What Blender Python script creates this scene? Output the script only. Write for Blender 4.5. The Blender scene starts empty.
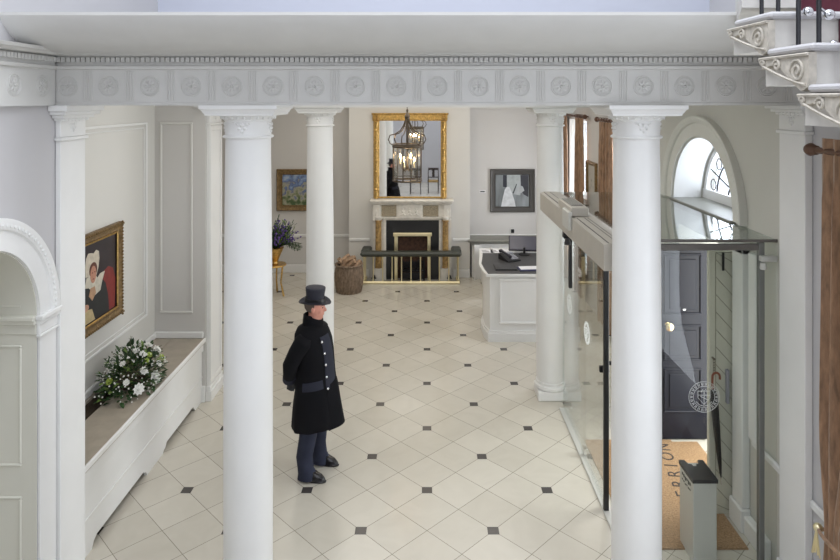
import bpy, math, random
from mathutils import Vector, Matrix, noise
random.seed(7)
PI = math.pi
COL = bpy.context.scene.collection
SC = bpy.context.scene
F = 637.0; EYE = 3.68

# ---------------------------------------------------------------- materials
def nt(m):
    m.use_nodes = True
    return m.node_tree.nodes, m.node_tree.links

def mat(name, col, rough=0.5, metal=0.0, var=0.0, vscale=6.0, bump=0.0, bscale=40.0, emit=None, estr=0.0, stretch=None, spec=0.5, sheen=0.0, col2=None):
    m = bpy.data.materials.new(name)
    n, l = nt(m)
    b = n['Principled BSDF']
    b.inputs['Base Color'].default_value = (*col, 1)
    b.inputs['Roughness'].default_value = rough
    b.inputs['Metallic'].default_value = metal
    b.inputs['Specular IOR Level'].default_value = spec
    if sheen:
        b.inputs['Sheen Weight'].default_value = sheen
    if emit:
        b.inputs['Emission Color'].default_value = (*emit, 1)
        b.inputs['Emission Strength'].default_value = estr
    if var or bump:
        tc = n.new('ShaderNodeTexCoord'); mp = n.new('ShaderNodeMapping')
        l.new(tc.outputs['Object'], mp.inputs['Vector'])
        if stretch: mp.inputs['Scale'].default_value = stretch
    if var:
        nz = n.new('ShaderNodeTexNoise'); nz.inputs['Scale'].default_value = vscale; nz.inputs['Detail'].default_value = 4
        l.new(mp.outputs['Vector'], nz.inputs['Vector'])
        r = n.new('ShaderNodeMix'); r.data_type = 'RGBA'
        mr = n.new('ShaderNodeMapRange'); mr.inputs['From Min'].default_value = .3; mr.inputs['From Max'].default_value = .7
        l.new(nz.outputs['Fac'], mr.inputs['Value']); l.new(mr.outputs['Result'], r.inputs['Factor'])
        c1 = col2 if col2 else tuple(c*(1-var) for c in col)
        r.inputs['A'].default_value = (*c1, 1)
        r.inputs['B'].default_value = (*(tuple(min(1, c*(1+var*.4)) for c in col)), 1)
        l.new(r.outputs['Result'], b.inputs['Base Color'])
    if bump:
        nb = n.new('ShaderNodeTexNoise'); nb.inputs['Scale'].default_value = bscale; nb.inputs['Detail'].default_value = 3
        l.new(mp.outputs['Vector'], nb.inputs['Vector'])
        bp = n.new('ShaderNodeBump'); bp.inputs['Strength'].default_value = bump; bp.inputs['Distance'].default_value = .01
        l.new(nb.outputs['Fac'], bp.inputs['Height']); l.new(bp.outputs['Normal'], b.inputs['Normal'])
    return m

def glass_mat(name, tint, base=0.05, rough=0.0, scale=1.0):
    m = bpy.data.materials.new(name); n, l = nt(m)
    n.clear()
    out = n.new('ShaderNodeOutputMaterial'); mx = n.new('ShaderNodeMixShader')
    tr = n.new('ShaderNodeBsdfTransparent'); gl = n.new('ShaderNodeBsdfGlossy')
    tr.inputs['Color'].default_value = (*tint, 1); gl.inputs['Roughness'].default_value = rough
    lw = n.new('ShaderNodeLayerWeight'); lw.inputs['Blend'].default_value = .5
    pw = n.new('ShaderNodeMath'); pw.operation = 'POWER'; pw.inputs[1].default_value = 4.2
    l.new(lw.outputs['Facing'], pw.inputs[0])
    ma = n.new('ShaderNodeMath'); ma.operation = 'MULTIPLY_ADD'; ma.inputs[1].default_value = scale; ma.inputs[2].default_value = base
    ma.use_clamp = True
    l.new(pw.outputs[0], ma.inputs[0]); l.new(ma.outputs[0], mx.inputs['Fac'])
    l.new(tr.outputs[0], mx.inputs[1]); l.new(gl.outputs[0], mx.inputs[2]); l.new(mx.outputs[0], out.inputs['Surface'])
    return m

WHITE = mat('white_paint', (.80, .80, .79), .45, var=.03, vscale=3)
TRIM = mat('trim_paint', (.76, .76, .75), .5, var=.03, vscale=4)
UPPERW = mat('wall_paint_cool_daylight', (.50, .52, .60), .6)  # cool daylight blue is put into this wall's colour
FRIEZE = mat('frieze_paint', (.61, .605, .585), .55, var=.03, vscale=5)
WALLM = mat('wall_paint', (.60, .585, .565), .6, var=.02, vscale=2)
WALLC = mat('wall_paint_pale', (.66, .65, .62), .6, var=.02, vscale=2)
ARCHM = mat('arch_plaster', (.68, .67, .62), .5, var=.03)
WALLG = mat('wall_paint_cream', (.59, .58, .53), .6, var=.03, vscale=2)
NEARW = mat('wall_paint_near', (.54, .53, .54), .6, var=.02, vscale=2)
BEIGE = mat('beige_paint', (.66, .65, .58), .5, var=.02, vscale=2)
STAIRST = mat('stair_stone', (.66, .64, .60), .55, var=.1, vscale=14)
BRACK = mat('bracket_stone', (.58, .54, .47), .6, var=.25, vscale=30)
GOLD = mat('gilt', (.66, .43, .15), .34, 1.0, var=.35, vscale=26, bump=.4, bscale=60)
OLDGOLD = mat('old_gilt', (.25, .165, .075), .42, .6, var=.45, vscale=30, bump=.5, bscale=70)
BRASS = mat('brass', (.86, .70, .38), .25, 1.0)
BRASSP = mat('pale_brass', (.85, .76, .50), .33, 1.0)
CHROME = mat('chrome', (.75, .76, .78), .15, 1.0)
DSTEEL = mat('dark_satin_steel', (.20, .205, .195), .4, .5)
STEEL = mat('satin_steel', (.60, .60, .57), .45, .35)
HEADER = mat('header_metal', (.52, .49, .44), .42, .25, var=.05)
HEADERD = mat('header_slot', (.13, .12, .11), .5)
BLACK = mat('black_plastic', (.012, .012, .014), .4)
IRON = mat('wrought_iron', (.018, .018, .022), .45, .3)
BRONZE = mat('dark_bronze', (.12, .095, .07), .35, .8)
SLATE = mat('black_slate', (.012, .013, .016), .3, var=.3)
MARB = mat('statuary_marble', (.76, .735, .68), .35, var=.16, vscale=10)
MARBC = mat('carved_tablet', (.42, .36, .26), .5, var=.65, vscale=50, bump=1.0, bscale=55)
SIENA = mat('siena_marble', (.46, .29, .11), .3, var=.55, vscale=22)
LEATH = mat('green_black_leather', (.035, .04, .032), .42, bump=.25, bscale=60)
BRICK = mat('fireback', (.09, .045, .03), .8, var=.5, vscale=18)
COAL = mat('coal', (.01, .01, .011), .6, bump=1, bscale=30)
WICK = mat('wicker', (.25, .18, .125), .65, var=.5, vscale=30, bump=.9, bscale=90, stretch=(1, 1, .35))
BARK = mat('split_log', (.46, .31, .20), .8, var=.55, vscale=22, bump=.6)
CURT = mat('brown_curtain', (.34, .20, .115), .75, var=.45, vscale=30, stretch=(1, 1, .25), sheen=.3, bump=.3, bscale=120)
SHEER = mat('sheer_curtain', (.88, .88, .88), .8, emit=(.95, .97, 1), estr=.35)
WOODR = mat('rod_wood', (.12, .055, .03), .4)
MAT_ = mat('coir', (.44, .27, .14), .95, var=.4, vscale=70, bump=.9, bscale=250)
INK = mat('mat_lettering', (.05, .035, .03), .95)
DOORM = mat('navy_black_gloss_paint', (.008, .009, .017), .3, spec=.25)
BOARD = mat('boarded_door_paint', (.62, .61, .52), .5, var=.04)
GROOVE = mat('board_groove', (.27, .26, .20), .7)
COATM = mat('black_wool', (.006, .006, .008), .95, spec=.2)
COATB = mat('navy_facing', (.020, .022, .036), .8, spec=.3)
TROUS = mat('navy_trousers', (.030, .034, .058), .85, var=.25, vscale=9, spec=.25)
SHOE = mat('black_leather', (.012, .011, .013), .25)
HATM = mat('dark_grey_felt', (.026, .027, .040), .6, spec=.35)
SKIN = mat('skin', (.68, .31, .235), .5, var=.15, vscale=14)
HAIR = mat('grey_hair', (.10, .075, .06), .7, bump=.5, bscale=120)
EYEM = mat('eye_dark', (.03, .02, .02), .3)
SILVER = mat('silver_button', (.8, .8, .82), .25, 1.0)
STONETOP = mat('stone_top', (.40, .35, .285), .4, var=.12, vscale=9)
GRILLE = mat('bronze_grille', (.09, .065, .045), .6, .3)
LEAF = mat('leaf_green', (.035, .085, .025), .5, var=.5, vscale=12)
LEAFL = mat('leaf_light', (.17, .27, .06), .5, var=.4, vscale=15)
PETAL = mat('white_petal', (.82, .82, .78), .6)
LIME = mat('lime_petal', (.36, .46, .08), .6)
VIOLET = mat('violet_petal', (.12, .07, .28), .6)
TWIG = mat('twig', (.12, .12, .06), .7)
DESKTOP = mat('desk_mat', (.055, .055, .058), .5, var=.2, vscale=20)
STONEG = mat('grey_stone_edge', (.20, .20, .175), .4)
PAPER = mat('paper', (.8, .8, .82), .7)
NAVYF = mat('navy_folder', (.02, .025, .09), .5)
SCREEN = mat('monitor_shell', (.02, .02, .035), .35)
MROD = mat('maroon_carpet', (.09, .012, .025), .9, sheen=.2)
CHAIRW = mat('dark_mahogany', (.03, .015, .01), .3)
OCHRE = mat('ochre_upholstery', (.30, .19, .06), .8)
MIRR = mat('mirror_glass', (.88, .89, .89), .02, 1.0)
DGLASS = glass_mat('door_glass', (.955, .97, .96), .022, scale=1.0)
RGLASS = glass_mat('roof_glass', (.82, .87, .85), .16, .02)
WGLASS = glass_mat('window_glass', (.97, .98, 1), .04)
LGLASS = glass_mat('lantern_glass', (.97, .96, .93), .08)
ETCH = mat('etched_glass', (.75, .77, .76), .6)
BULB = mat('candle_bulb', (1, .85, .6), .4, emit=(1, .72, .38), estr=16)
CREAMC = mat('candle_sleeve', (.75, .68, .5), .5)
OUTSIDE = mat('pale_paving', (.72, .71, .68), .7, var=.1)

def floor_material():
    m = bpy.data.materials.new('diagonal_stone_tiles'); n, l = nt(m)
    b = n['Principled BSDF']
    tc = n.new('ShaderNodeTexCoord'); sp = n.new('ShaderNodeSeparateXYZ'); l.new(tc.outputs['Object'], sp.inputs[0])
    def mth(op, a, bb=None, c=None):
        q = n.new('ShaderNodeMath'); q.operation = op
        for i, v in enumerate((a, bb, c)):
            if v is None: continue
            if isinstance(v, (int, float)): q.inputs[i].default_value = v
            else: l.new(v, q.inputs[i])
        return q.outputs[0]
    D = 1.1316; t = D/(2*math.sqrt(2)); s = .0485
    x = sp.outputs['X']; y = mth('SUBTRACT', sp.outputs['Y'], 6.009)
    u = mth('DIVIDE', mth('ADD', x, y), math.sqrt(2)*t); v = mth('DIVIDE', mth('SUBTRACT', x, y), math.sqrt(2)*t)
    def edge(w):   # distance to nearest integer, in metres
        return mth('MULTIPLY', mth('ABSOLUTE', mth('SUBTRACT', mth('FRACT', mth('ADD', w, .5)), .5)), t)
    g = mth('LESS_THAN', mth('MINIMUM', edge(u), edge(v)), .0028)
    def dots(off):
        a = mth('ABSOLUTE', mth('SUBTRACT', mth('FRACT', mth('ADD', mth('DIVIDE', x, D), .5+off)), .5))
        c = mth('ABSOLUTE', mth('SUBTRACT', mth('FRACT', mth('ADD', mth('DIVIDE', y, D), .5+off)), .5))
        return mth('LESS_THAN', mth('MAXIMUM', a, c), s/D)
    d = mth('MAXIMUM', dots(0), dots(.5))
    cb = n.new('ShaderNodeCombineXYZ'); l.new(mth('FLOOR', u), cb.inputs[0]); l.new(mth('FLOOR', v), cb.inputs[1])
    wn = n.new('ShaderNodeTexWhiteNoise'); wn.noise_dimensions = '2D'; l.new(cb.outputs[0], wn.inputs['Vector'])
    nz = n.new('ShaderNodeTexNoise'); nz.inputs['Scale'].default_value = 3.5; nz.inputs['Detail'].default_value = 8; nz.inputs['Distortion'].default_value = 1.2
    l.new(tc.outputs['Object'], nz.inputs['Vector'])
    tot = mth('ADD', mth('MULTIPLY', wn.outputs['Value'], .5), mth('MULTIPLY', nz.outputs['Fac'], .7))
    def mix(f, a, bb):
        q = n.new('ShaderNodeMix'); q.data_type = 'RGBA'
        l.new(f, q.inputs['Factor'])
        for k, w in (('A', a), ('B', bb)):
            if isinstance(w, tuple): q.inputs[k].default_value = (*w, 1)
            else: l.new(w, q.inputs[k])
        return q.outputs['Result']
    base = mix(tot, (.50, .465, .395), (.63, .595, .52))
    c1 = mix(g, base, (.26, .235, .19)); c2 = mix(d, c1, (.065, .058, .055))
    l.new(c2, b.inputs['Base Color'])
    rr = mth('ADD', .17, mth('MULTIPLY', nz.outputs['Fac'], .10)); l.new(rr, b.inputs['Roughness'])
    return m
FLOORM = floor_material()

def art_material(name, cols, scale):
    m = bpy.data.materials.new(name); n, l = nt(m); b = n['Principled BSDF']
    tc = n.new('ShaderNodeTexCoord'); nz = n.new('ShaderNodeTexNoise'); nz.inputs['Scale'].default_value = scale; nz.inputs['Detail'].default_value = 6
    sp = n.new('ShaderNodeSeparateXYZ'); l.new(tc.outputs['Object'], nz.inputs['Vector']); l.new(tc.outputs['Object'], sp.inputs[0])
    ad = n.new('ShaderNodeMath'); ad.operation = 'MULTIPLY_ADD'; ad.inputs[1].default_value = .55
    l.new(sp.outputs['Z'], ad.inputs[0]); l.new(nz.outputs['Fac'], ad.inputs[2])
    cr = n.new('ShaderNodeValToRGB'); e = cr.color_ramp.elements
    while len(e) < len(cols): e.new(.5)
    for i, c in enumerate(cols):
        e[i].position = .28 + .5*i/(len(cols)-1); e[i].color = (*c, 1)
    l.new(ad.outputs[0], cr.inputs[0]); l.new(cr.outputs[0], b.inputs['Base Color']); b.inputs['Roughness'].default_value = .5
    return m

# ---------------------------------------------------------------- mesh builder
ORG = {}
class MB:
    def __init__(s): s.v = []; s.f = []
    def add(s, vs, fs):
        o = len(s.v); s.v += [Vector(p) for p in vs]; s.f += [tuple(i+o for i in f) for f in fs]; return s
    def box(s, x0, x1, y0, y1, z0, z1, bev=0.0, M=None):
        if bev <= 0:
            vs = [(x, y, z) for z in (z0, z1) for y in (y0, y1) for x in (x0, x1)]
            fs = [(0, 2, 3, 1), (4, 5, 7, 6), (0, 1, 5, 4), (2, 6, 7, 3), (0, 4, 6, 2), (1, 3, 7, 5)]
        else:
            b = min(bev, abs(x1-x0)*.45, abs(y1-y0)*.45, abs(z1-z0)*.45)
            def ring(z, i): return [(x0+i+b, y0+i, z), (x1-i-b, y0+i, z), (x1-i, y0+i+b, z), (x1-i, y1-i-b, z), (x1-i-b, y1-i, z), (x0+i+b, y1-i, z), (x0+i, y1-i-b, z), (x0+i, y0+i+b, z)]
            def sq(z): return [(x0+b, y0+b, z), (x1-b, y0+b, z), (x1-b, y0+b, z), (x1-b, y1-b, z), (x1-b, y1-b, z), (x0+b, y1-b, z), (x0+b, y1-b, z), (x0+b, y0+b, z)]
            k = b*.5
            rs = [[(max(x0+b, min(x1-b, p[0])), max(y0+b, min(y1-b, p[1])), z0) for p in ring(z0, 0)], ring(z0+b, 0), ring(z1-b, 0), [(max(x0+b, min(x1-b, p[0])), max(y0+b, min(y1-b, p[1])), z1) for p in ring(z1, 0)]]
            vs = [p for r in rs for p in r]; fs = []
            for r in range(3):
                for i in range(8):
                    j = (i+1) % 8; fs.append((r*8+i, r*8+j, r*8+8+j, r*8+8+i))
            fs += [(7, 6, 5, 4, 3, 2, 1, 0), (24, 25, 26, 27, 28, 29, 30, 31)]
        if M is not None: vs = [M @ Vector(p) for p in vs]
        return s.add(vs, fs)
    def loft(s, rings, cap=True, closed=True, loop=False):
        n = len(rings[0]); vs = [p for r in rings for p in r]; fs = []
        R = len(rings)
        for r in range(R if loop else R-1):
            r2 = (r+1) % R
            for i in range(n if closed else n-1):
                j = (i+1) % n; fs.append((r*n+i, r*n+j, r2*n+j, r2*n+i))
        if cap and closed and not loop: fs += [tuple(range(n-1, -1, -1)), tuple((R-1)*n+i for i in range(n))]
        return s.add(vs, fs)
    def lathe(s, prof, c=(0, 0, 0), seg=24, sx=1, sy=1, cap=True, M=None):
        rings = []
        for r, z in prof:
            rings.append([Vector((c[0]+r*sx*math.cos(2*PI*i/seg), c[1]+r*sy*math.sin(2*PI*i/seg), c[2]+z)) for i in range(seg)])
        if M is not None: rings = [[M @ p for p in r] for r in rings]
        return s.loft(rings, cap)
    def tube(s, path, rad, seg=8, cap=True, closed=False):
        P = [Vector(p) for p in path]; R = rad if isinstance(rad, (list, tuple)) else [rad]*len(P)
        rings = []; up = None; n = len(P)
        for i, p in enumerate(P):
            if closed: t = P[(i+1) % n]-P[i-1]
            else: t = P[min(i+1, n-1)]-P[max(i-1, 0)]
            t = t.normalized() if t.length > 1e-9 else Vector((0, 0, 1))
            if up is None:
                up = Vector((0, 0, 1)) if abs(t.z) < .9 else Vector((1, 0, 0))
            a = up-t*up.dot(t)
            if a.length < 1e-6: a = t.orthogonal()
            a.normalize(); b = t.cross(a); up = a
            rings.append([p+R[i]*(math.cos(2*PI*k/seg)*a+math.sin(2*PI*k/seg)*b) for k in range(seg)])
        return s.loft(rings, cap, loop=closed)
    def sph(s, c, r, seg=12, rings=8, M=None):
        if isinstance(r, (int, float)): r = (r, r, r)
        rs = []
        for k in range(rings+1):
            a = PI*k/rings; rr = max(math.sin(a), 1e-3)
            rs.append([Vector((c[0]+r[0]*rr*math.cos(2*PI*i/seg), c[1]+r[1]*rr*math.sin(2*PI*i/seg), c[2]-r[2]*math.cos(a))) for i in range(seg)])
        if M is not None:
            C = Vector(c); rs = [[C+M @ (p-C) for p in q] for q in rs]
        return s.loft(rs)
    def prism(s, poly, d, M):      # poly: list of 2D (a,b); M maps (a,b,0..d)
        n = len(poly)
        vs = [M @ Vector((a, b, 0)) for a, b in poly]+[M @ Vector((a, b, d)) for a, b in poly]
        fs = [tuple(range(n-1, -1, -1)), tuple(range(n, 2*n))]+[(i, (i+1) % n, n+(i+1) % n, n+i) for i in range(n)]
        return s.add(vs, fs)
    def build(s, name, m, parent=None, sharp=35, origin=None, flat=False):
        o0 = Vector(ORG.get(parent.name, (0, 0, 0))) if parent is not None else Vector(origin or (0, 0, 0))
        me = bpy.data.meshes.new(name)
        me.from_pydata([tuple(p-o0) for p in s.v], [], s.f); me.update()
        import bmesh
        bm = bmesh.new(); bm.from_mesh(me)
        bmesh.ops.remove_doubles(bm, verts=bm.verts, dist=1e-6)
        bmesh.ops.recalc_face_normals(bm, faces=bm.faces); bm.to_mesh(me); bm.free()
        for p in me.polygons: p.use_smooth = not flat
        me.set_sharp_from_angle(angle=math.radians(sharp))
        if m: me.materials.append(m)
        o = bpy.data.objects.new(name, me); COL.objects.link(o)
        if parent is not None: o.parent = parent; ORG[o.name] = tuple(o0)
        else: o.location = o0; ORG[o.name] = tuple(o0)
        return o

def YZ(x=0): return Matrix(((0, 0, 1, x), (1, 0, 0, 0), (0, 1, 0, 0), (0, 0, 0, 1)))    # (a,b,c)->(x+c, a, b)
def XZ(y=0): return Matrix(((1, 0, 0, 0), (0, 0, 1, y), (0, 1, 0, 0), (0, 0, 0, 1)))    # (a,b,c)->(a, y+c, b)
def XY(z=0): return Matrix.Translation((0, 0, z))

def empty(name, loc=(0, 0, 0)):
    o = bpy.data.objects.new(name, None); COL.objects.link(o); o.location = loc; o.empty_display_size = .1
    ORG[o.name] = tuple(loc); return o
def tag(o, label, cat, group=None, kind=None):
    o['label'] = label; o['category'] = cat
    if group: o['group'] = group
    if kind: o['kind'] = kind
    return o
def thing(name, label, cat, loc=(0, 0, 0), group=None, kind=None): return tag(empty(name, loc), label, cat, group, kind)
def struct(o, label=None):
    o['kind'] = 'structure'
    if label: o['label'] = label
    return o
def box(name, m, x0, x1, y0, y1, z0, z1, parent=None, bev=0): return MB().box(x0, x1, y0, y1, z0, z1, bev).build(name, m, parent)
def copy_tree(o, parent=None):
    c = o.copy(); COL.objects.link(c); c.parent = parent
    for ch in [k for k in o.children]: copy_tree(ch, c)
    return c
def rect_mould(mb, axis, p, a0, a1, b0, b1, w, d):
    """moulding frame on a plane; axis 'x': plane X=p, a=Y,b=Z, sticks out by d (signed); 'y': plane Y=p, a=X"""
    for (s0, s1, t0, t1) in ((a0, a1, b0, b0+w), (a0, a1, b1-w, b1), (a0, a0+w, b0+w, b1-w), (a1-w, a1, b0+w, b1-w)):
        if axis == 'x': mb.box(min(p, p+d), max(p, p+d), s0, s1, t0, t1, .006)
        else: mb.box(s0, s1, min(p, p+d), max(p, p+d), t0, t1, .006)
    return mb
# ================================================================ SHELL
box('floor', FLOORM, -4.7, 3.2, -2.2, 13.8, -.1, 0).update_tag()
struct(bpy.data.objects['floor'], 'cream diagonal stone floor with small dark inset squares')
struct(box('ground_outside', OUTSIDE, 3.2, 9, 2.5, 11, -.14, -.03), 'pale paving outside the front door')
b = MB().box(-4.7, 3.2, 13.6, 13.8, 0, 4.05).build('wall_back', WALLM); struct(b)
b = MB().box(-1.615, .89, 13.2, 13.6, 0, 4.05).build('wall_chimney', WALLC); struct(b)
struct(box('wall_hall_left', WALLM, -4.7, -4.5, 8.25, 13.6, 0, 4.05))
wr = struct(box('wall_return', WALLM, -4.7, -2.70, 7.77, 8.25, 0, 4.05))
rect_mould(MB(), 'y', 7.77, -3.257, -2.854, 1.08, 3.41, .03, -.018).build('panel_moulding', WALLC, wr)
wl = struct(box('wall_left', WALLC, -3.52, -3.32, 4.80, 7.77, 0, 4.05))
m = rect_mould(MB(), 'x', -3.32, 5.15, 7.53, 1.13, 3.42, .03, .02)
rect_mould(m, 'x', -3.32, 5.21, 7.47, 1.19, 3.36, .015, .012); m.build('panel_moulding', WHITE, wl)
struct(box('wall_jamb', WALLC, -3.52, -2.63, 4.60, 4.80, 0, 4.05))

# near left wall with the arched doorway
YC, ZS, RI, RO, XW = 3.737, 2.235, .545, .739, -2.62
def arch_strip(mb, x0, x1, c, zs, r, a0, a1, ztop):
    p0, p1 = (c+r*math.cos(a0), zs+r*math.sin(a0)), (c+r*math.cos(a1), zs+r*math.sin(a1))
    q = [(x, y, z) for x in (x0, x1) for y, z in (p0, p1, (p1[0], ztop), (p0[0], ztop))]
    mb.add(q, [(3, 2, 1, 0), (4, 5, 6, 7), (0, 1, 5, 4), (2, 3, 7, 6)])
def arch_wall(name, m, x0, x1, y0, y1, ztop, holes):
    """wall slab with an arched / rectangular hole list: (ya, yb, zbase, zspring, r or None)"""
    mb = MB(); y = y0
    for (ya, yb, zb, zs, r) in holes:
        mb.box(x0, x1, y, ya, 0, ztop)
        if zb > 0: mb.box(x0, x1, ya, yb, 0, zb)
        if r:
            N = 28; c = (ya+yb)/2
            for k in range(N):
                a0, a1 = PI-PI*k/N, PI-PI*(k+1)/N
                arch_strip(mb, x0, x1, c, zs, r, a0, a1, ztop)
        else: mb.box(x0, x1, ya, yb, zs, ztop)
        y = yb
    mb.box(x0, x1, y, y1, 0, ztop)
    return mb.build(name, m, flat=True)
w = struct(arch_wall('wall_left_near', NEARW, -3.22, XW, -2.2, 4.77, 7.6, [(YC-RI, YC+RI, 0, ZS, RI)]))
# archivolt, imposts and panelled jamb
def archivolt(parent, xw, sgn, c, zs, ri, ro, m, base_z=None, bead=None, t=.02):
    mb = MB(); N = 40; rs = []
    for k in range(N+1):
        a = PI*k/N
        prof = [(ri, 0), (ri, t), (ri+(ro-ri)*.62, t), (ri+(ro-ri)*.66, t*1.7), (ro-.012, t*2.4), (ro, t*2.2), (ro, 0)]
        rs.append([Vector((xw+sgn*d, c+r*math.cos(a), zs+r*math.sin(a))) for r, d in prof])
    mb.loft(rs); o = mb.build('archivolt', m, parent)
    mb = MB(); nb = 54
    for k in range(nb):
        a = PI*(k+.5)/nb; r = ri+(ro-ri)*.80
        mb.sph((xw+sgn*t*1.9, c+r*math.cos(a), zs+r*math.sin(a)), (.010, .016, .016) if bead is None else bead, 6, 4)
    mb.build('beading', m, parent); return o
archivolt(w, XW, 1, YC, ZS, RI, RO, WHITE)
mb = MB()
for (y0, y1) in ((YC+RI-.005, YC+RO+.01), (YC-RO-.01, YC-RI+.005)):
    for z0, z1, e in ((ZS-.03, ZS, .05), (ZS-.06, ZS-.03, .035), (ZS-.13, ZS-.06, .02), (ZS-.15, ZS-.13, .03)):
        mb.box(XW, XW+e, y0-e*.3, y1+e*.2, z0, z1, .004)
    mb.box(XW, XW+.018, y0+.01, y1-.012, 0, ZS-.15, .004)
mb.build('impost', WHITE, w)
# the far jamb faces the camera: panelled
mb = MB()
for z0, z1, e in ((ZS-.03, ZS, .05), (ZS-.06, ZS-.03, .035), (ZS-.13, ZS-.06, .015)):
    mb.box(-3.2, XW, YC+RI-e, YC+RI, z0, z1, .004)
rect_mould(mb, 'y', YC+RI, -3.15, XW-.10, ZS+.05, ZS+.22, .02, -.014)
rect_mould(mb, 'y', YC+RI, -3.15, XW-.10, 1.22, ZS-.2, .02, -.014)
rect_mould(mb, 'y', YC+RI, -3.15, XW-.10, .25, 1.02, .02, -.014)
mb.build('jamb_panelling', BEIGE, w)
mb = MB(); mb.box(-3.2, XW-.001, YC+RI-.006, YC+RI, 0, ZS); mb.build('jamb_lining', BEIGE, w)
# soffit lining of the arch
mb = MB(); rs = []
for k in range(25):
    a = PI*k/24
    rs.append([Vector((x, YC+r*math.cos(a), ZS+r*math.sin(a))) for x, r in ((-3.2, RI), (XW-.001, RI), (XW-.001, RI-.008), (-3.2, RI-.008))])
mb.loft(rs); mb.build('soffit_lining', BEIGE, w)
d = struct(box('door_3', BEIGE, -3.2, -3.12, YC-RI, YC+RI, 0, ZS+RI), 'cream panelled door deep inside the arch')
rect_mould(MB(), 'x', -3.12, YC-.42, YC+.42, .3, 1.0, .03, .012).build('panel_moulding', BEIGE, d)

# right walls
w = struct(arch_wall('wall_right_near', NEARW, 2.75, 3.05, -2.2, 4.7, 7.6, [(2.1, 3.75, .75, 3.25, None)]))
struct(box('baseboard_right', TRIM, 2.72, 2.75, 3.9, 4.53, 0, .2, bev=.008))
mb = MB(); mb.box(2.72, 2.75, 4.0, 4.53, .78, .84, .01); mb.box(2.72, 2.75, 4.87, 5.35, .78, .84, .01)
struct(mb.build('trim_1', TRIM), 'dado rail on the right wall')
# entrance wall: door opening below, lunette above
LY, LR, LZ = 6.39, .71, 2.60
mb = MB(); x0, x1 = 2.75, 3.2
mb.box(x0, x1, 4.7, LY-LR, 0, 7.6); mb.box(x0, x1, LY+LR, 8.3, 0, 4.05)
mb.box(x0, x1, LY-LR, LY+LR, 2.36, LZ-.02)
mb.box(x0, x1, 6.95, LY+LR, 0, 2.36)
N = 28
for k in range(N):
    a0, a1 = PI-PI*k/N, PI-PI*(k+1)/N
    arch_strip(mb, x0, x1, LY, LZ, LR, a0, a1, 4.05)
we = struct(mb.build('wall_right', WALLG, flat=True))
archivolt(we, 2.75, -1, LY, LZ, LR+.01, .925, ARCHM, t=.03)
mb = MB(); mb.box(2.70, 3.18, LY-LR-.005, LY+LR+.005, LZ-.05, LZ, .01); mb.build('window_sill', STONEG, we)
mb = MB(); rs = []
for k in range(29):
    a = PI*k/28
    rs.append([Vector((x, LY+r*math.cos(a), LZ+r*math.sin(a))) for x, r in ((3.05, LR), (2.745, LR), (2.745, LR-.012), (3.05, LR-.012))])
mb.loft(rs); mb.build('reveal_plaster', WHITE, we)
# lunette window
wn = struct(empty('window_1', (3.1, LY, LZ)), 'half round fanlight above the front door')
mb = MB()
for r in (LR-.03,):
    mb.tube([(3.1, LY+r*math.cos(PI*k/24), LZ+r*math.sin(PI*k/24)) for k in range(25)], .03, 6)
mb.box(3.07, 3.13, LY-LR, LY+LR, LZ, LZ+.10)
mb.build('window_frame', TRIM, wn)
mb = MB()
for k in range(1, 6):
    a = PI*k/6; mb.tube([(3.1, LY+.17*math.cos(a), LZ+.1+.17*math.sin(a)), (3.1, LY+.66*math.cos(a), LZ+.66*math.sin(a))], .008, 5)
for r in (.17, .42): mb.tube([(3.1, LY+r*math.cos(PI*k/24), LZ+.05+r*math.sin(PI*k/24)) for k in range(25)], .009, 5)
for k in range(6):
    a = PI*(k+.5)/6
    mb.tube([(3.1, LY+.52*math.cos(a)+.06*math.cos(q), LZ+.03+.52*math.sin(a)+.06*math.sin(q)) for q in [2*PI*i/10 for i in range(10)]], .006, 4, closed=True)
mb.build('glazing_bars', IRON, wn)
mb = MB(); mb.prism([(LY+(LR-.03)*math.cos(PI*k/24), LZ+.02+(LR-.03)*math.sin(PI*k/24)) for k in range(25)], .006, YZ(3.12)); mb.build('window_pane', WGLASS, wn)
# door surround (architrave) in the lobby
mb = MB()
mb.box(2.68, 2.75, 5.42, 5.60, .2, 2.42, .008); mb.box(2.66, 2.75, 5.40, 5.62, 0, .2, .01)
mb.box(2.70, 2.75, 5.24, 5.36, .84, 2.40, .008); mb.box(2.68, 2.75, 5.08, 5.40, 0, .16, .01)
mb.box(2.68, 2.75, 5.42, 7.05, 2.36, 2.50, .008)
struct(mb.build('trim_2', WHITE), 'white door surround inside the glass lobby')
# right hall wall with two windows
w = struct(arch_wall('wall_hall_right', WALLM, 2.9, 3.2, 8.3, 13.6, 4.05, [(8.5, 9.9, .5, 3.3, None), (11.55, 12.95, .5, 3.3, None)]))
for i, (y0, y1) in enumerate(((8.5, 9.9), (11.55, 12.95))):
    wn = struct(empty('window_%d' % (i+2), (3.1, (y0+y1)/2, .5)), 'tall sash window in the right hall wall')
    mb = MB()
    for a in (y0, y1-.06): mb.box(3.06, 3.12, a, a+.06, .5, 3.3)
    for z in (.5, 1.87, 3.24): mb.box(3.06, 3.12, y0, y1, z, z+.06)
    for f in (1/3, 2/3): mb.box(3.075, 3.105, y0+(y1-y0)*f-.012, y0+(y1-y0)*f+.012, .5, 3.3)
    for z in (.95, 1.4, 2.35, 2.8): mb.box(3.075, 3.105, y0, y1, z, z+.024)
    mb.build('window_frame', TRIM, wn)
    mb = MB(); mb.box(3.088, 3.092, y0, y1, .5, 3.3); mb.build('window_pane', WGLASS, wn)
wn = struct(empty('window_4', (2.95, 2.9, .75)), 'window behind the near brown curtain')
mb = MB()
for a in (2.1, 3.69): mb.box(2.92, 2.98, a, a+.06, .75, 3.25)
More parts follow.
